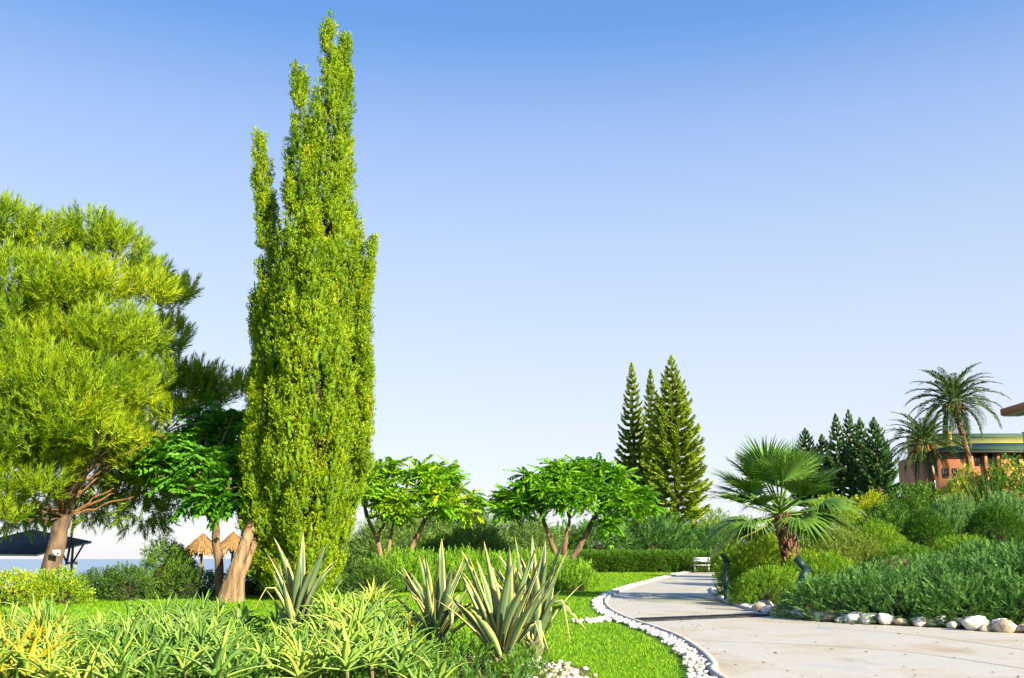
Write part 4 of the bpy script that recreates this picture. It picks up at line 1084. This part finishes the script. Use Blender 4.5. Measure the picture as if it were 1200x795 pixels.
# ================================================================== ALOES
M['aloe_stem'] = plain_mat('aloe_stem', (0.10,0.10,0.05), 0.9, (0.20,0.17,0.09), 8)
LEAFM = []
for k in range(9):
    el = [1.35, 1.2, 1.05, .9, .75, .6, .45, .3, .15][k]
    V, Q, U = strap(0.46, .058, .014, el, [.5,.8,1.1,1.1,.9,.8,.5,.1,-.2][k]*1.2, 8, None, .5, random.uniform(-.3,.3), 700+k, prof=[(0,1),(.3,.85),(.7,.5),(1,.03)])
    row = []
    for j in range(4):
        vv = np.clip(np.full(len(Q), .22 + .2*j) + np.random.default_rng(k*4+j).normal(0, .03, len(Q)), 0, 1)
        row.append(mesh('leaf', V, Q, M['aloe'], vv, smooth=True))
    row.append(mesh('leaf', V, Q, M['aloe_dry'], np.full(len(Q), .45), smooth=True))
    LEAFM.append(row)
stemm = MB(); stemm.tube([(0,0,-.75),(.03,.02,-.3),(0,0,0.03)], [.014,.014,.018], 6); STEM = stemm.mesh('stem', M['aloe_stem'], True)
def aloe(label, x, y, z, size, tone, dry=False, n=20, upr=0.0, group='aloe rosettes in the foreground bed'):
    t = thing('aloe_plant', label, 'aloe', (x, y, z), group)
    obj('stem', STEM, t)
    a0 = rng.uniform(0, 6.28)
    for k in range(n):
        i = int(np.clip(8.6*(k/(n-1))**0.9*(1-upr) + rng.normal(0, .5), 0, 8))
        j = 4 if dry and rng.random() < .75 else int(np.clip(round(tone*3 + rng.normal(0, .6)), 0, 3))
        o = obj('leaf', LEAFM[i][j], t, (0, 0, .04*(1-k/n)), a0 + k*2.399 + rng.normal(0, .2))
        sc = size*rng.uniform(.75, 1.12)*(0.75 + .35*math.sin(math.pi*min(1, .2+k/n*.8))); o.scale = (sc*rng.uniform(.8,1.2), sc, sc); o.rotation_euler.x = rng.normal(0, .08)
    return t
# canopy outline of the bed, in the picture: top of the mass at each column
TOPX = [0, 40, 70, 110, 150, 175, 205, 240, 270, 300, 350, 395, 420, 445, 480, 520, 560]
TOPY = [712, 706, 712, 728, 722, 712, 712, 700, 712, 726, 716, 698, 694, 698, 716, 742, 764]
cnt = 0
for row, Y in enumerate([13.9, 13.2, 12.5, 11.9, 11.3, 10.7, 10.1, 9.6, 9.1]):
    step = 24 * 11 / Y
    px = -20 + rng.uniform(0, step)
    while px < 575:
        pxx = px + rng.normal(0, 8); Yj = Y + rng.normal(0, .2)
        top = np.interp(pxx, TOPX, TOPY)
        zt = at(pxx, top + 6*row + rng.normal(0, 6), Yj)[2]       # leaf tips
        x = atx(pxx, Yj); zg = hz(x, Yj)
        sz = rng.uniform(.75, 1.2)
        z = zt - .30*sz
        lim = 575 if row < 2 else 560
        if in_bed(x, Yj) and zg + .02 < z < zg + 1.05 and not (555 < pxx < 620 and row > 1):
            dry = pxx < 75 and row > 2 and rng.random() < .5 or (450 < pxx < 520 and row == 3 and rng.random() < .3)
            tone = float(np.clip(.42 + .25*math.sin(pxx*.02) + rng.normal(0, .2), 0.0, 1))
            if dry and pxx < 75: lab = 'yellow-orange aloe rosette at the lower left corner of the bed'
            elif dry: lab = 'orange-tipped dry aloe rosette low among the green aloes'
            else:
                lab = ('%s aloe rosette in the %s rows of the bed, %s' % ('deep green' if tone < .3 else 'mid green' if tone < .55 else 'pale yellow-green',
                    'back' if row < 3 else 'middle' if row < 6 else 'front', 'at the left edge' if pxx < 100 else 'below the pine' if pxx < 210 else 'below the thin tree trunk' if pxx < 310 else 'below the cypress' if pxx < 430 else 'left of the largest agave'))
            aloe(lab, x, Yj, z, sz, tone, dry, n=int(rng.integers(15, 20)), group=lab)
            cnt += 1
        px += step * rng.uniform(.85, 1.2)
print('aloes', cnt)
# undergrowth in the bed: low fine leaves between the rosettes
fo = Fol(); n = 1900
th = rng.uniform(0, 6.28, n); q = np.sqrt(rng.random(n))*.97
ux, uy = -3.5 + 4.2*q*np.cos(th), 11.2 + 3.0*q*np.sin(th)
keep = ux < .45; ux, uy = ux[keep], uy[keep]
P = np.stack([ux, uy, H(ux, uy) + rng.uniform(0.0, .14, len(ux))*np.clip((1-q[keep])*3, .15, 1)], 1)
fo.twigs('upright', P, unit(rng.normal(0, .5, (len(P), 3)) + np.array([0, 0, 1.])), .24, .5)
tag(fo.build('groundcover', M['green'], None, (0, 0, 0)), 'low fine-leaved green groundcover between the foreground aloes', 'groundcover', kind='stuff')
# taller strap-leaved tufts that stand out of the bed
def tuft(label, px, Y, top, n, mat, wleaf=.05, spread=.6, zb=None, cat='strap plant', bendy=.7):
    x = atx(px, Y); z0 = hz(x, Y); L = at(px, top, Y)[2] - z0
    t = thing('strap_plant', label, cat, (x, Y, z0))
    for k in range(n):
        u = k/(n-1); V, Q, U = strap(L*rng.uniform(.85,1.15)*(1+.1*u), wleaf, .006, 1.5-spread*u*rng.uniform(.6,1.2), bendy*u*rng.uniform(.5,1.6), 9, None, .4, 0, 900+k, prof=[(0,.8),(.4,1),(.75,.6),(1,.03)])
        obj('leaf', mesh('leaf', V, Q, M[mat], np.clip(np.full(len(Q), rng.normal(.5,.15)),0,1), smooth=True), t, (0,0,0), k*2.399+rng.normal(0,.2))
    return t
tuft('large green strap-leaved tuft at the far left of the bed', 62, 11.6, 702, 34, 'aloe', .05, .75)
tuft('fine grassy green tuft beside the middle agave', 425, 11.0, 722, 60, 'rosemary', .022, .8)

# ================================================================== SHRUBS, left and middle
bush('flowering_shrub', 'yellow-green shrub at the left edge in front of the sea', 18, 25, 90, 672, 'leaf', 'bright', vmean=.8, flowers=('yellow_flower', 22, .10, .3))
bush('flowering_shrub', 'yellow-tipped leafy shrub in front of the pine trunk', 70, 25.5, 70, 672, 'leaf', 'bright', vmean=.7, flowers=('yellow_flower', 18, .09, .3))
bush('hedge_shrub', 'dark leafy shrub right of the pine trunk by the canopy poles', 120, 28, 80, 672, 'leaf', 'dark')
bush('hedge_shrub', 'dark green shrub in mid left hedge, under the pine boughs', 150, 27.5, 70, 666, 'leaf', 'dark', vmean=.6)
bush('hedge_shrub', 'taller light green shrub rising from the left hedge', 194, 28.5, 62, 634, 'leaf', 'green', vmean=.75, lob=.4)
bush('hedge_shrub', 'light green bushy shrub half hiding the straw parasol', 212, 29.5, 44, 638, 'leaf', 'bright', vmean=.6, lob=.4)
bush('hedge_shrub', 'dark shrub left of the thin tree trunk', 225, 28.5, 76, 668, 'leaf', 'dark')
bush('hedge_shrub', 'dark clipped shrub behind the cypress side stem', 300, 30.5, 80, 664, 'leaf', 'dark')
bush('hedge_shrub', 'low dark shrub at the right foot of the cypress', 432, 31, 60, 658, 'leaf', 'dark', vmean=.6)
bush('spiky_shrub', 'upright needle-leaved green shrub behind the middle agave', 480, 33, 120, 655, 'upright', 'rosemary')
bush('spiky_shrub', 'upright needle-leaved green shrub behind the largest agave', 560, 33, 130, 656, 'upright', 'rosemary')
bush('spiky_shrub', 'upright needle-leaved green mound right of the agaves', 625, 34, 110, 655, 'upright', 'rosemary')
bush('spiky_shrub', 'rounded right end of the needle-leaved shrub bank on the lawn', 668, 33.5, 62, 664, 'upright', 'rosemary')
bush('feathery_shrub', 'soft grey-green feathery bush behind the sunlit tree', 470, 46, 130, 606, 'feather', 'tamarisk')
bush('feathery_shrub', 'soft grey-green feathery bush left of the umbrella tree', 545, 46, 120, 612, 'feather', 'tamarisk', vmean=.45)
bush('feathery_shrub', 'dull green bush in the gap under the umbrella tree', 622, 50, 70, 615, 'feather', 'tamarisk', vmean=.4)
bush('golden_shrub', 'small golden sunlit shrub far off between the two trees', 596, 85, 30, 612, 'leaf', 'golden', size=1.4)  # golden leaf colour stands for the sunlight on it
bush('juniper_shrub', 'grey-green spreading juniper behind the clipped hedge, left end', 700, 62, 90, 617, 'juniper', 'juniper', size=1.5, ry=2.2)
bush('juniper_shrub', 'grey-green spreading juniper behind the clipped hedge, below the pines', 765, 63, 110, 616, 'juniper', 'juniper', size=1.5, ry=2.2)
bush('juniper_shrub', 'grey-green spreading juniper behind the white bench', 825, 64, 80, 622, 'juniper', 'juniper', size=1.5, ry=2.2)
bush('spreading_bush', 'green bush beneath the sunlit Norfolk pines', 838, 72, 56, 600, 'leaf', 'bright', size=1.3)
bush('spreading_bush', 'shadowy green bush at the foot of the trio of pines', 785, 69, 100, 606, 'leaf', 'green', size=1.3)
bush('spreading_bush', 'dark green bush behind the umbrella tree', 655, 62, 80, 618, 'leaf', 'green', size=1.3)
# clipped hedge
hx0, hx1 = atx(668, 58), atx(846, 58); hcx = (hx0+hx1)/2; hz0 = hz(hcx, 58)
hh = at(760, 651, 58)[2] - hz0
hd = thing('clipped_hedge', 'long low clipped hedge along the far end of the lawn', 'hedge', (hcx, 58, hz0))
fo = Fol(); n = 5200; L2 = (hx1-hx0)/2; dpt = .55
fsel = rng.random(n); P = np.zeros((n, 3)); N = np.zeros((n, 3))
front = fsel < .5; topf = fsel >= .62; back = ~front & ~topf
P[:, 0] = rng.uniform(-L2, L2, n); P[:, 1] = rng.uniform(-dpt, dpt, n); P[:, 2] = rng.uniform(.03, hh, n)
P[front, 1] = -dpt; N[front, 1] = -1; P[back, 1] = dpt; N[back, 1] = 1; P[topf, 2] = hh; N[topf, 2] = 1
P += N*(.05*np.sin(P[:, :1]*3.1) + .04*np.sin(P[:, :1]*7.3+P[:, 2:]*5)) + rng.normal(0, .04, (n, 3)); P[:, 2] = np.maximum(P[:, 2], .02)
fo.twigs('fine', P, unit(N + np.array([0, 0, .5]) + rng.normal(0, .35, (n, 3))), .24, .5)
g = MB(); g.box(-L2*.97, L2*.97, -dpt*.75, dpt*.75, 0, hh*.86); obj('twig_shade_core', g.mesh('twig_shade_core', M['inner_shade']), hd)  # dark box, the hedge's inner shade given as colour
fo.build('foliage', M['green'], hd, (0, 0, 0))

# ================================================================== SHRUBS on the right bank
bush('leafy_shrub', 'small-leaved green shrub at the path bend beside the bent post', 868, 28.5, 56, 655, 'fine', 'bright', vmean=.4)
bush('leafy_shrub', 'bright green shrub in front of the fan palm trunk', 900, 24.5, 84, 668, 'fine', 'bright', vmean=.45)
bush('leafy_shrub', 'bright green shrub right of the fan palm trunk', 962, 25, 100, 652, 'fine', 'bright', vmean=.55, size=1.1)
bush('leafy_shrub', 'yellow-green shrub behind the fan palm trunk', 895, 28.5, 90, 630, 'fine', 'bright', vmean=.75)
bush('leafy_shrub', 'light green loose shrub under the right palm fronds', 985, 28, 110, 628, 'fine', 'pale', lob=.35)
bush('leafy_shrub', 'pale yellow-green shrub above the front juniper', 1030, 28, 90, 616, 'fine', 'bright', lob=.35, vmean=.6)
bush('leafy_shrub', 'dark olive shrub below the left ball shrub', 1062, 26.5, 70, 640, 'fine', 'green')
bush('ball_shrub', 'rounded green ball shrub, left of the two on the bank', 1090, 29.5, 58, 600, 'ball', 'green', vmean=.35)
bush('ball_shrub', 'rounded green ball shrub near the right edge of the bank', 1170, 29.5, 70, 595, 'ball', 'green', vmean=.3)
bush('leafy_shrub', 'bright green low shrub between the two ball shrubs', 1130, 27.5, 70, 632, 'fine', 'bright', vmean=.5)
bush('lavender_shrub', 'grey-green upright lavender bush behind the left ball shrub', 1118, 34, 90, 592, 'upright', 'lavender')
bush('lavender_shrub', 'grey-green upright bush behind the right ball shrub', 1185, 35, 80, 588, 'upright', 'lavender')
bush('golden_shrub', 'golden yellow-green shrub right behind the fan palm', 985, 40, 80, 577, 'leaf', 'bright', vmean=.85, size=1.2)
bush('golden_shrub', 'golden-topped shrub below the dark Norfolk pines', 1025, 41, 60, 578, 'leaf', 'golden', vmean=.35, size=1.2)
bush('round_shrub', 'dense dark green round shrub under the shorter date palm', 1076, 42, 76, 568, 'big', 'green', vmean=.45)
bush('round_shrub', 'dark green shrub filling the bank below the golden shrub', 1040, 37, 80, 596, 'big', 'green', vmean=.3)
bush('flowering_bush', 'bush with yellow flowers in front of the hotel wall', 1138, 42, 76, 556, 'leaf', 'pale', vmean=.55, size=1.2, flowers=('yellow_flower', 70, .26, .62))
bush('flowering_bush', 'tall leafy bush with yellow blooms at the right edge', 1190, 41, 80, 545, 'big', 'green', vmean=.6, flowers=('yellow_flower', 16, .28, .75))
bush('leafy_shrub', 'green shrub seen behind the left fan palm fronds', 872, 47, 60, 604, 'leaf', 'bright', vmean=.6, size=1.2)
bush('leafy_shrub', 'wide green shrub between the fan palm and golden shrub', 930, 36, 110, 604, 'leaf', 'bright', vmean=.45, size=1.2)
tuft('dark spiky yucca among the flowers below the hotel', 1163, 38, 552, 60, 'dark', .09, 1.2, cat='yucca', bendy=.4)
gJ = 'junipers along the right path edge'
bush('juniper_shrub', 'left end of the low blue-green juniper bank beside the path', 975, 20.2, 105, 686, 'juniper', 'juniper', ry=1.1, size=.85, group=gJ, nl=24, lob=.34)
bush('juniper_shrub', 'low blue-green juniper in mid bank, above the tan boulders', 1050, 19.6, 150, 680, 'juniper', 'juniper', ry=1.4, size=.9, group=gJ, nl=24, lob=.34)
bush('juniper_shrub', 'spreading juniper behind the mid bank one, below the ball shrub', 1085, 22.4, 190, 666, 'juniper', 'juniper', ry=1.7, group=gJ, nl=28, lob=.36)
bush('juniper_shrub', 'large arching juniper toward the right edge of the bank', 1150, 19.6, 170, 670, 'juniper', 'juniper', ry=1.7, group=gJ, nl=28, lob=.36, vmean=.45)
bush('juniper_shrub', 'dark juniper cut by the right edge of the picture', 1225, 19.5, 150, 656, 'juniper', 'juniper', ry=1.9, group=gJ, nl=24, lob=.36, vmean=.35)
bush('juniper_shrub', 'upper juniper with arching plumes below the right ball shrub', 1175, 24, 150, 648, 'juniper', 'juniper', ry=1.7, group=gJ, nl=24, lob=.36)
bush('juniper_shrub', 'low juniper skirt right behind the largest boulders', 1125, 18.4, 130, 690, 'juniper', 'juniper', ry=.75, size=.85, group=gJ, nl=20, lob=.3)
bush('juniper_shrub', 'low juniper skirt behind the rightmost boulders', 1205, 18.1, 130, 686, 'juniper', 'juniper', ry=.85, size=.85, group=gJ, nl=20, lob=.3)
# pink flower head in the juniper
pp = at(1050, 662, 22); fl = Fol(); n = 20
fl.twigs('whitish', pp + rng.normal(0, 1, (n, 3))*np.array([.14, .06, .07]), sphere_dirs(n, 0), .13)
pt = thing('flower_head', 'dusky pink flower cluster poking out of the juniper', 'flower', pp - np.array([0, 0, .2]))
fl.build('blossom', M['pink_flower'], pt, pt.location)
g = MB(); g.tube([(0,0,-.9),(0.02,0,-.3),(0,0,.2)], [.02,.015,.01], 5); obj('stalk', g.mesh('stalk', M['bark']), pt)

# ================================================================== BENT POSTS, BENCH
def bent_post(label, pts, Y, wid):
    P = [at(a, b, Y) for a, b in pts]; x = P[0][0]; z0 = hz(x, Y)
    t = thing('bent_post', label, 'post', (x, Y, z0), 'bent dark green posts')
    P = [np.array([x, Y, z0 - .1])] + P if P[0][2] > z0 + .05 else P
    def bar(a, b, w, d):
        a, b = a - np.array(t.location), b - np.array(t.location); u = unit(b - a); s = np.cross(u, [0, 1, 0]); s = unit(s)*w/2; q = np.array([0, d/2, 0])
        g = MB(); g.add([a+s-q, a-s-q, a-s+q, a+s+q, b+s-q, b-s-q, b-s+q, b+s+q], [(0,1,2,3),(7,6,5,4),(0,4,5,1),(1,5,6,2),(2,6,7,3),(3,7,4,0)]); return g
    for i in range(len(P) - 1):
        d = unit(P[i+1] - P[i])
        obj('arm' if i == len(P)-2 else 'post', bar(P[i] - d*.02, P[i+1] + d*.03, wid, .12 - .006*i).mesh('post', M['post_paint']), t)
bent_post('bent dark green post shaped like a chevron right of the fan palm', [(938,683),(945,668),(934,655)], 21.6, .15)
bent_post('dark green bent post at the path bend left of the fan palm', [(851,692),(850,670),(852,660),(847,650)], 26.4, .12)

BYd = 56.3
bx = atx(822, BYd); bz = hz(bx, BYd)
bench = thing('park_bench', 'white slatted bench at the far end of the path', 'bench', (bx, BYd, bz), rz=-0.25)
def bb(name, mat, *a):
    g = MB(); g.box(*a); return obj(name, g.mesh(name, M[mat]), bench)
bb('backrest', 'white_paint', -.47, .47, .17, .21, .62, .72); bb('backrest', 'white_paint', -.47, .47, .18, .22, .73, .86)
for k in range(3): bb('seat', 'white_paint', -.47, .47, -.22 + k*.13, -.11 + k*.13, .42, .455)
for sx in (-.38, .38):
    bb('leg', 'steel', sx-.025, sx+.025, -.2, -.15, 0, .42); bb('leg', 'steel', sx-.025, sx+.025, .10, .15, 0, .42)
    bb('back_support', 'steel', sx-.02, sx+.02, .14, .165, .42, .84); bb('seat_rail', 'steel', sx-.02, sx+.02, -.2, .14, .39, .415)

# ================================================================== CANOPY by the sea, parasols
KY = 37.0
ko = np.array([atx(78, KY), KY, hz(atx(78, KY), KY)])
can = thing('sun_canopy', 'dark fabric sun canopy on slanting poles in front of the sea', 'canopy', ko)
A, Rg, Bc, Cc, Dd = at(-60, 646, 36.5), at(38, 622, 39), at(107, 636, 38), at(42, 651, 36.2), at(-60, 650, 35.8)
def slab(name, poly, th, mat):
    n = len(poly); V = np.vstack([poly, np.array(poly) + np.array([0, 0, th])]) - ko
    Fs = [np.array([list(range(n))[::-1]]), np.array([list(range(n, 2*n))]), np.array([(i, (i+1) % n, n+(i+1) % n, n+i) for i in range(n)])]
    if n == 4: return obj(name, mesh(name, V, [np.vstack([Fs[0], Fs[1], Fs[2]])], M[mat]), can)
    return obj(name, mesh(name, V, Fs, M[mat]), can)
slab('fabric', [A, Dd, Cc, Rg], .05, 'canvas'); slab('fabric', [Rg, Cc, Bc], .05, 'canvas')
def ctube(name, pts, r, mat):
    g = MB(); g.tube(np.array(pts) - ko, r, 6); return obj(name, g.mesh(name, M[mat], True), can)
ctube('trim', [Dd, Cc, Bc], .03, 'canvas_trim'); ctube('trim', [Cc + np.array([0,-.03,-.03]), Rg], .022, 'canvas_trim')
ctube('trim', [A, Rg, Bc], .03, 'canvas_trim')
for p in ([(70,698),(82,640),(94,560)], [(83,698),(84,660),(86,634)], [(70,642),(78,659)], [(98,638),(85,660)], [(77,660),(86,660)], [(-30,700),(-30,646)]):
    pts = [at(a, b, 37.0) for a, b in p]
    if p[0][1] > 690: pts[0][2] = hz(pts[0][0], 37.0) - .1
    ctube('pole', pts, .045 if len(p) > 2 else .035, 'rust_pole')
g = MB(); c = at(89, 660, 36.9) - ko; g.box(c[0]-.06, c[0]+.06, c[1]-.02, c[1]+.0, c[2]-.05, c[2]+.05); obj('small_sign', g.mesh('small_sign', M['yellow_and_sunlit']), can)  # small yellow sign by the poles

def thatched(label, px, Y, top, rim, wpx):
    x = atx(px, Y); zg = hz(x, Y); t = thing('thatched_parasol', label, 'parasol', (x, Y, zg), 'thatched beach parasols')
    zt, zr = at(px, top, Y)[2] - zg, at(px, rim, Y)[2] - zg; r = wpx/2*Y/F
    g = MB(); g.tube([(0,0,-.1),(0,0,zt*.5),(0,0,zt-.1)], .07, 8); obj('pole', g.mesh('pole', M['pale_bark'], True), t)
    Tn = np.array([(-.09,0,0),(.09,0,0),(.05,1,.02),(-.05,1,.02)]); Fn = np.array([(0,1,2),(0,2,3)])
    n = 420; a = rng.uniform(0, 6.28, n); s = rng.random(n)**.7*.85
    P = np.stack([np.cos(a)*r*s, np.sin(a)*r*s, zt + (zr-zt)*s + rng.uniform(0, .06, n)], 1); D = np.stack([np.cos(a)*r, np.sin(a)*r, np.full(n, (zr-zt)*1.25)], 1) + rng.normal(0, .08, (n, 3))
    V, Fo = stamp(Tn, Fn, P, frames(D, rng.normal(0, .25, n)), rng.uniform(.35, .65, n)); obj('thatch', mesh('thatch', V, Fo, M['thatch']), t)
    g = MB(); g.tube([(0,0,zr+.05),(0,0,zt-.02)], [r*.93, .04], 16); obj('roof_frame', g.mesh('roof_frame', M['thatch'], True), t)
thatched('thatched straw parasol on the beach behind the hedge', 236, 50, 626, 648, 46)
thatched('second thatched parasol, half hidden by the thin tree trunk', 272, 58, 624, 645, 44)
x = atx(10, 60); cz = hz(x, 60); t = thing('closed_parasol', 'small closed grey parasol on the beach at the left edge', 'parasol', (x, 60, cz))
zt = at(10, 672, 60)[2] - cz
g = MB(); g.tube([(0,0,-.1),(0,0,zt)], .03, 6); obj('pole', g.mesh('pole', M['steel']), t)
g = MB(); g.tube([(0,0,zt-1.2),(0,0,zt-1.0),(0,0,zt-.3),(0,0,zt+.03)], [.16,.2,.13,.02], 10); obj('folded_cover', g.mesh('folded_cover', M['canvas_trim'], True), t)

# ================================================================== HOTEL
def at_part(name, mat, parent, *a, sub=None):
    g = MB(); g.box(*a); return obj(name, g.mesh(name, M[mat]), sub or parent)
HY = 86.0
hx = atx(1150, HY); hzb = hz(hx, HY) - 1.0
hot = thing('hotel_building', 'terracotta hotel with a green sloping roof behind the palms', 'building', (hx, HY, hzb))
m = HY / F
def lx(px): return atx(px, HY) - hx
def lz(py): return at(1150, py, HY)[2] - hzb
w0, w1 = lx(1110), lx(1262)
at_part('wall', 'terracotta', hot, w0, w1, 0.0, 9.0, 0, lz(529))
at_part('wall', 'terracotta', hot, lx(1103), w0 - .01, 1.2, 7.0, 0, lz(540))
at_part('wall', 'yellow_and_sunlit', hot, lx(1102), lx(1108), 2.0, 5.0, lz(540)+.01, lz(503))  # wall strip coloured yellow for the sunlight falling on it
rf = slab_pts = None
def prism(name, mat, pts8):
    g = MB(); g.add(pts8, [(0,1,2,3),(7,6,5,4),(0,4,5,1),(1,5,6,2),(2,6,7,3),(3,7,4,0)]); return obj(name, g.mesh(name, M[mat]), hot)
e, z0 = .7, lz(529)
za_, zb_, zc_ = lz(518), lz(504), lz(498)
prism('roof', 'roof_green', [(w0-e,-e,z0),(w1+e,-e,z0),(w1+e,2.0,za_),(w0+4.2,2.0,za_-.02),(w0-e,-e,z0+.14),(w1+e,-e,z0+.14),(w1+e,2.0,za_+.14),(w0+4.2,2.0,za_+.12)])
prism('roof', 'roof_sunlit', [(w0-1.6,.2,z0+.02),(w1+e,2.05,za_-.3),(w1+e,6.0,zb_),(w0+2.0,6.0,zb_),(w0-1.6,.2,z0+.16),(w1+e,2.05,za_-.05),(w1+e,6.0,zb_+.15),(w0+2.0,6.0,zb_+.15)])
prism('roof', 'roof_green', [(w0+2.0,6.05,zb_-.1),(w1+e,6.05,zb_-.1),(w1+e,8.6,zc_),(w0+4,8.6,zc_),(w0+2.0,6.05,zb_+.3),(w1+e,6.05,zb_+.3),(w1+e,8.6,zc_+.3),(w0+4,8.6,zc_+.3)])
at_part('fascia', 'iron', hot, w0-e-.5, w1+e, -e-.06, -e+.03, z0-.22, z0-.005)
def window(x0, x1, za, zb, y=0.0):
    fr = MB(); t_ = .09
    fr.box(x0, x0+t_, y-.09, y-.003, za, zb); fr.box(x1-t_, x1, y-.09, y-.003, za, zb); fr.box(x0+t_, x1-t_, y-.09, y-.003, zb-t_, zb); fr.box(x0+t_, x1-t_, y-.09, y-.003, za, za+t_)
    o = obj('window', fr.mesh('window', M['iron']), hot)
    at_part('pane', 'glass', hot, x0+t_, x1-t_, y-.04, y-.005, za+t_, zb-t_, sub=o)
for a, b in ((1154, 1162), (1168, 1176), (1199, 1207), (1213, 1221)): window(lx(a), lx(b), lz(546), lz(531))
for a, b in ((1114, 1121), (1126, 1132), (1181, 1188)): window(lx(a), lx(b), lz(560), lz(549))
for k, (a, b) in enumerate(((1154,1162),(1168,1176))):
    window(lx(a), lx(b), lz(578), lz(560))
for k, a in enumerate((1147, 1164, 1179)): at_part('pilaster', 'terracotta', hot, lx(a), lx(a+3), -.35, -.004, 0, z0-.25)
for k in range(3):
    zc = lz(556 + 17*k)
    at_part('balcony', 'cream', hot, lx(1103), lx(1110), .3, 1.19, zc, zc+.75)
at_part('chimney', 'yellow_and_sunlit', hot, lx(1139), lx(1143), 2.2, 2.9, z0+1.0, z0+2.1)

# nearer wing that enters at the right edge and shades the palms
NX0 = atx(1191, 60)
nw = thing('hotel_wing', 'projecting hotel wing with white balconies at the right edge', 'building', (NX0 + 3, 62, hz(NX0+3, 60) - .5))
no = np.array(nw.location)
zt = at(1190, 478, 60)[2] - no[2]; zb = at(1190, 560, 60)[2] - no[2]
def np_(name, mat, *a, sub=None):
    g = MB(); g.box(*a); return obj(name, g.mesh(name, M[mat]), sub or nw)
np_('wall', 'terracotta', -1.9, 22, -22, -3, 0, zt - .5)
np_('roof', 'terracotta', -3.0, 23, -23, -2, zt-.5, zt-.1)
np_('roof_trim', 'cream', -3.06, 23, -23.06, -23.003, zt-.25, zt+.08)
np_('soffit', 'cream', -2.9, -1.93, -22.9, -2.1, zt-.56, zt-.504)
for k in range(4):
    z = zt - 2.9 - 2.9*k
    if z < 0: break
    np_('balcony_floor', 'cream', -2.9, -1.905, -21, -4, z, z+.16)
    for q in range(6):
        np_('balcony_panel', 'blue_panel', -2.86, -2.80, -21 + q*2.85, -21 + q*2.85 + 2.7, z+.2, z+1.05)
    np_('handrail', 'white_paint', -2.9, -2.76, -21, -4, z+1.07, z+1.13)
    for q in range(4):
        wn = np_('window', 'white_paint', -1.97, -1.902, -20.2 + q*4.1, -18.4 + q*4.1, z+.2, z+2.3)
        np_('pane', 'glass', -2.0, -1.972, -20.1 + q*4.1, -18.5 + q*4.1, z+.3, z+2.2, sub=wn)
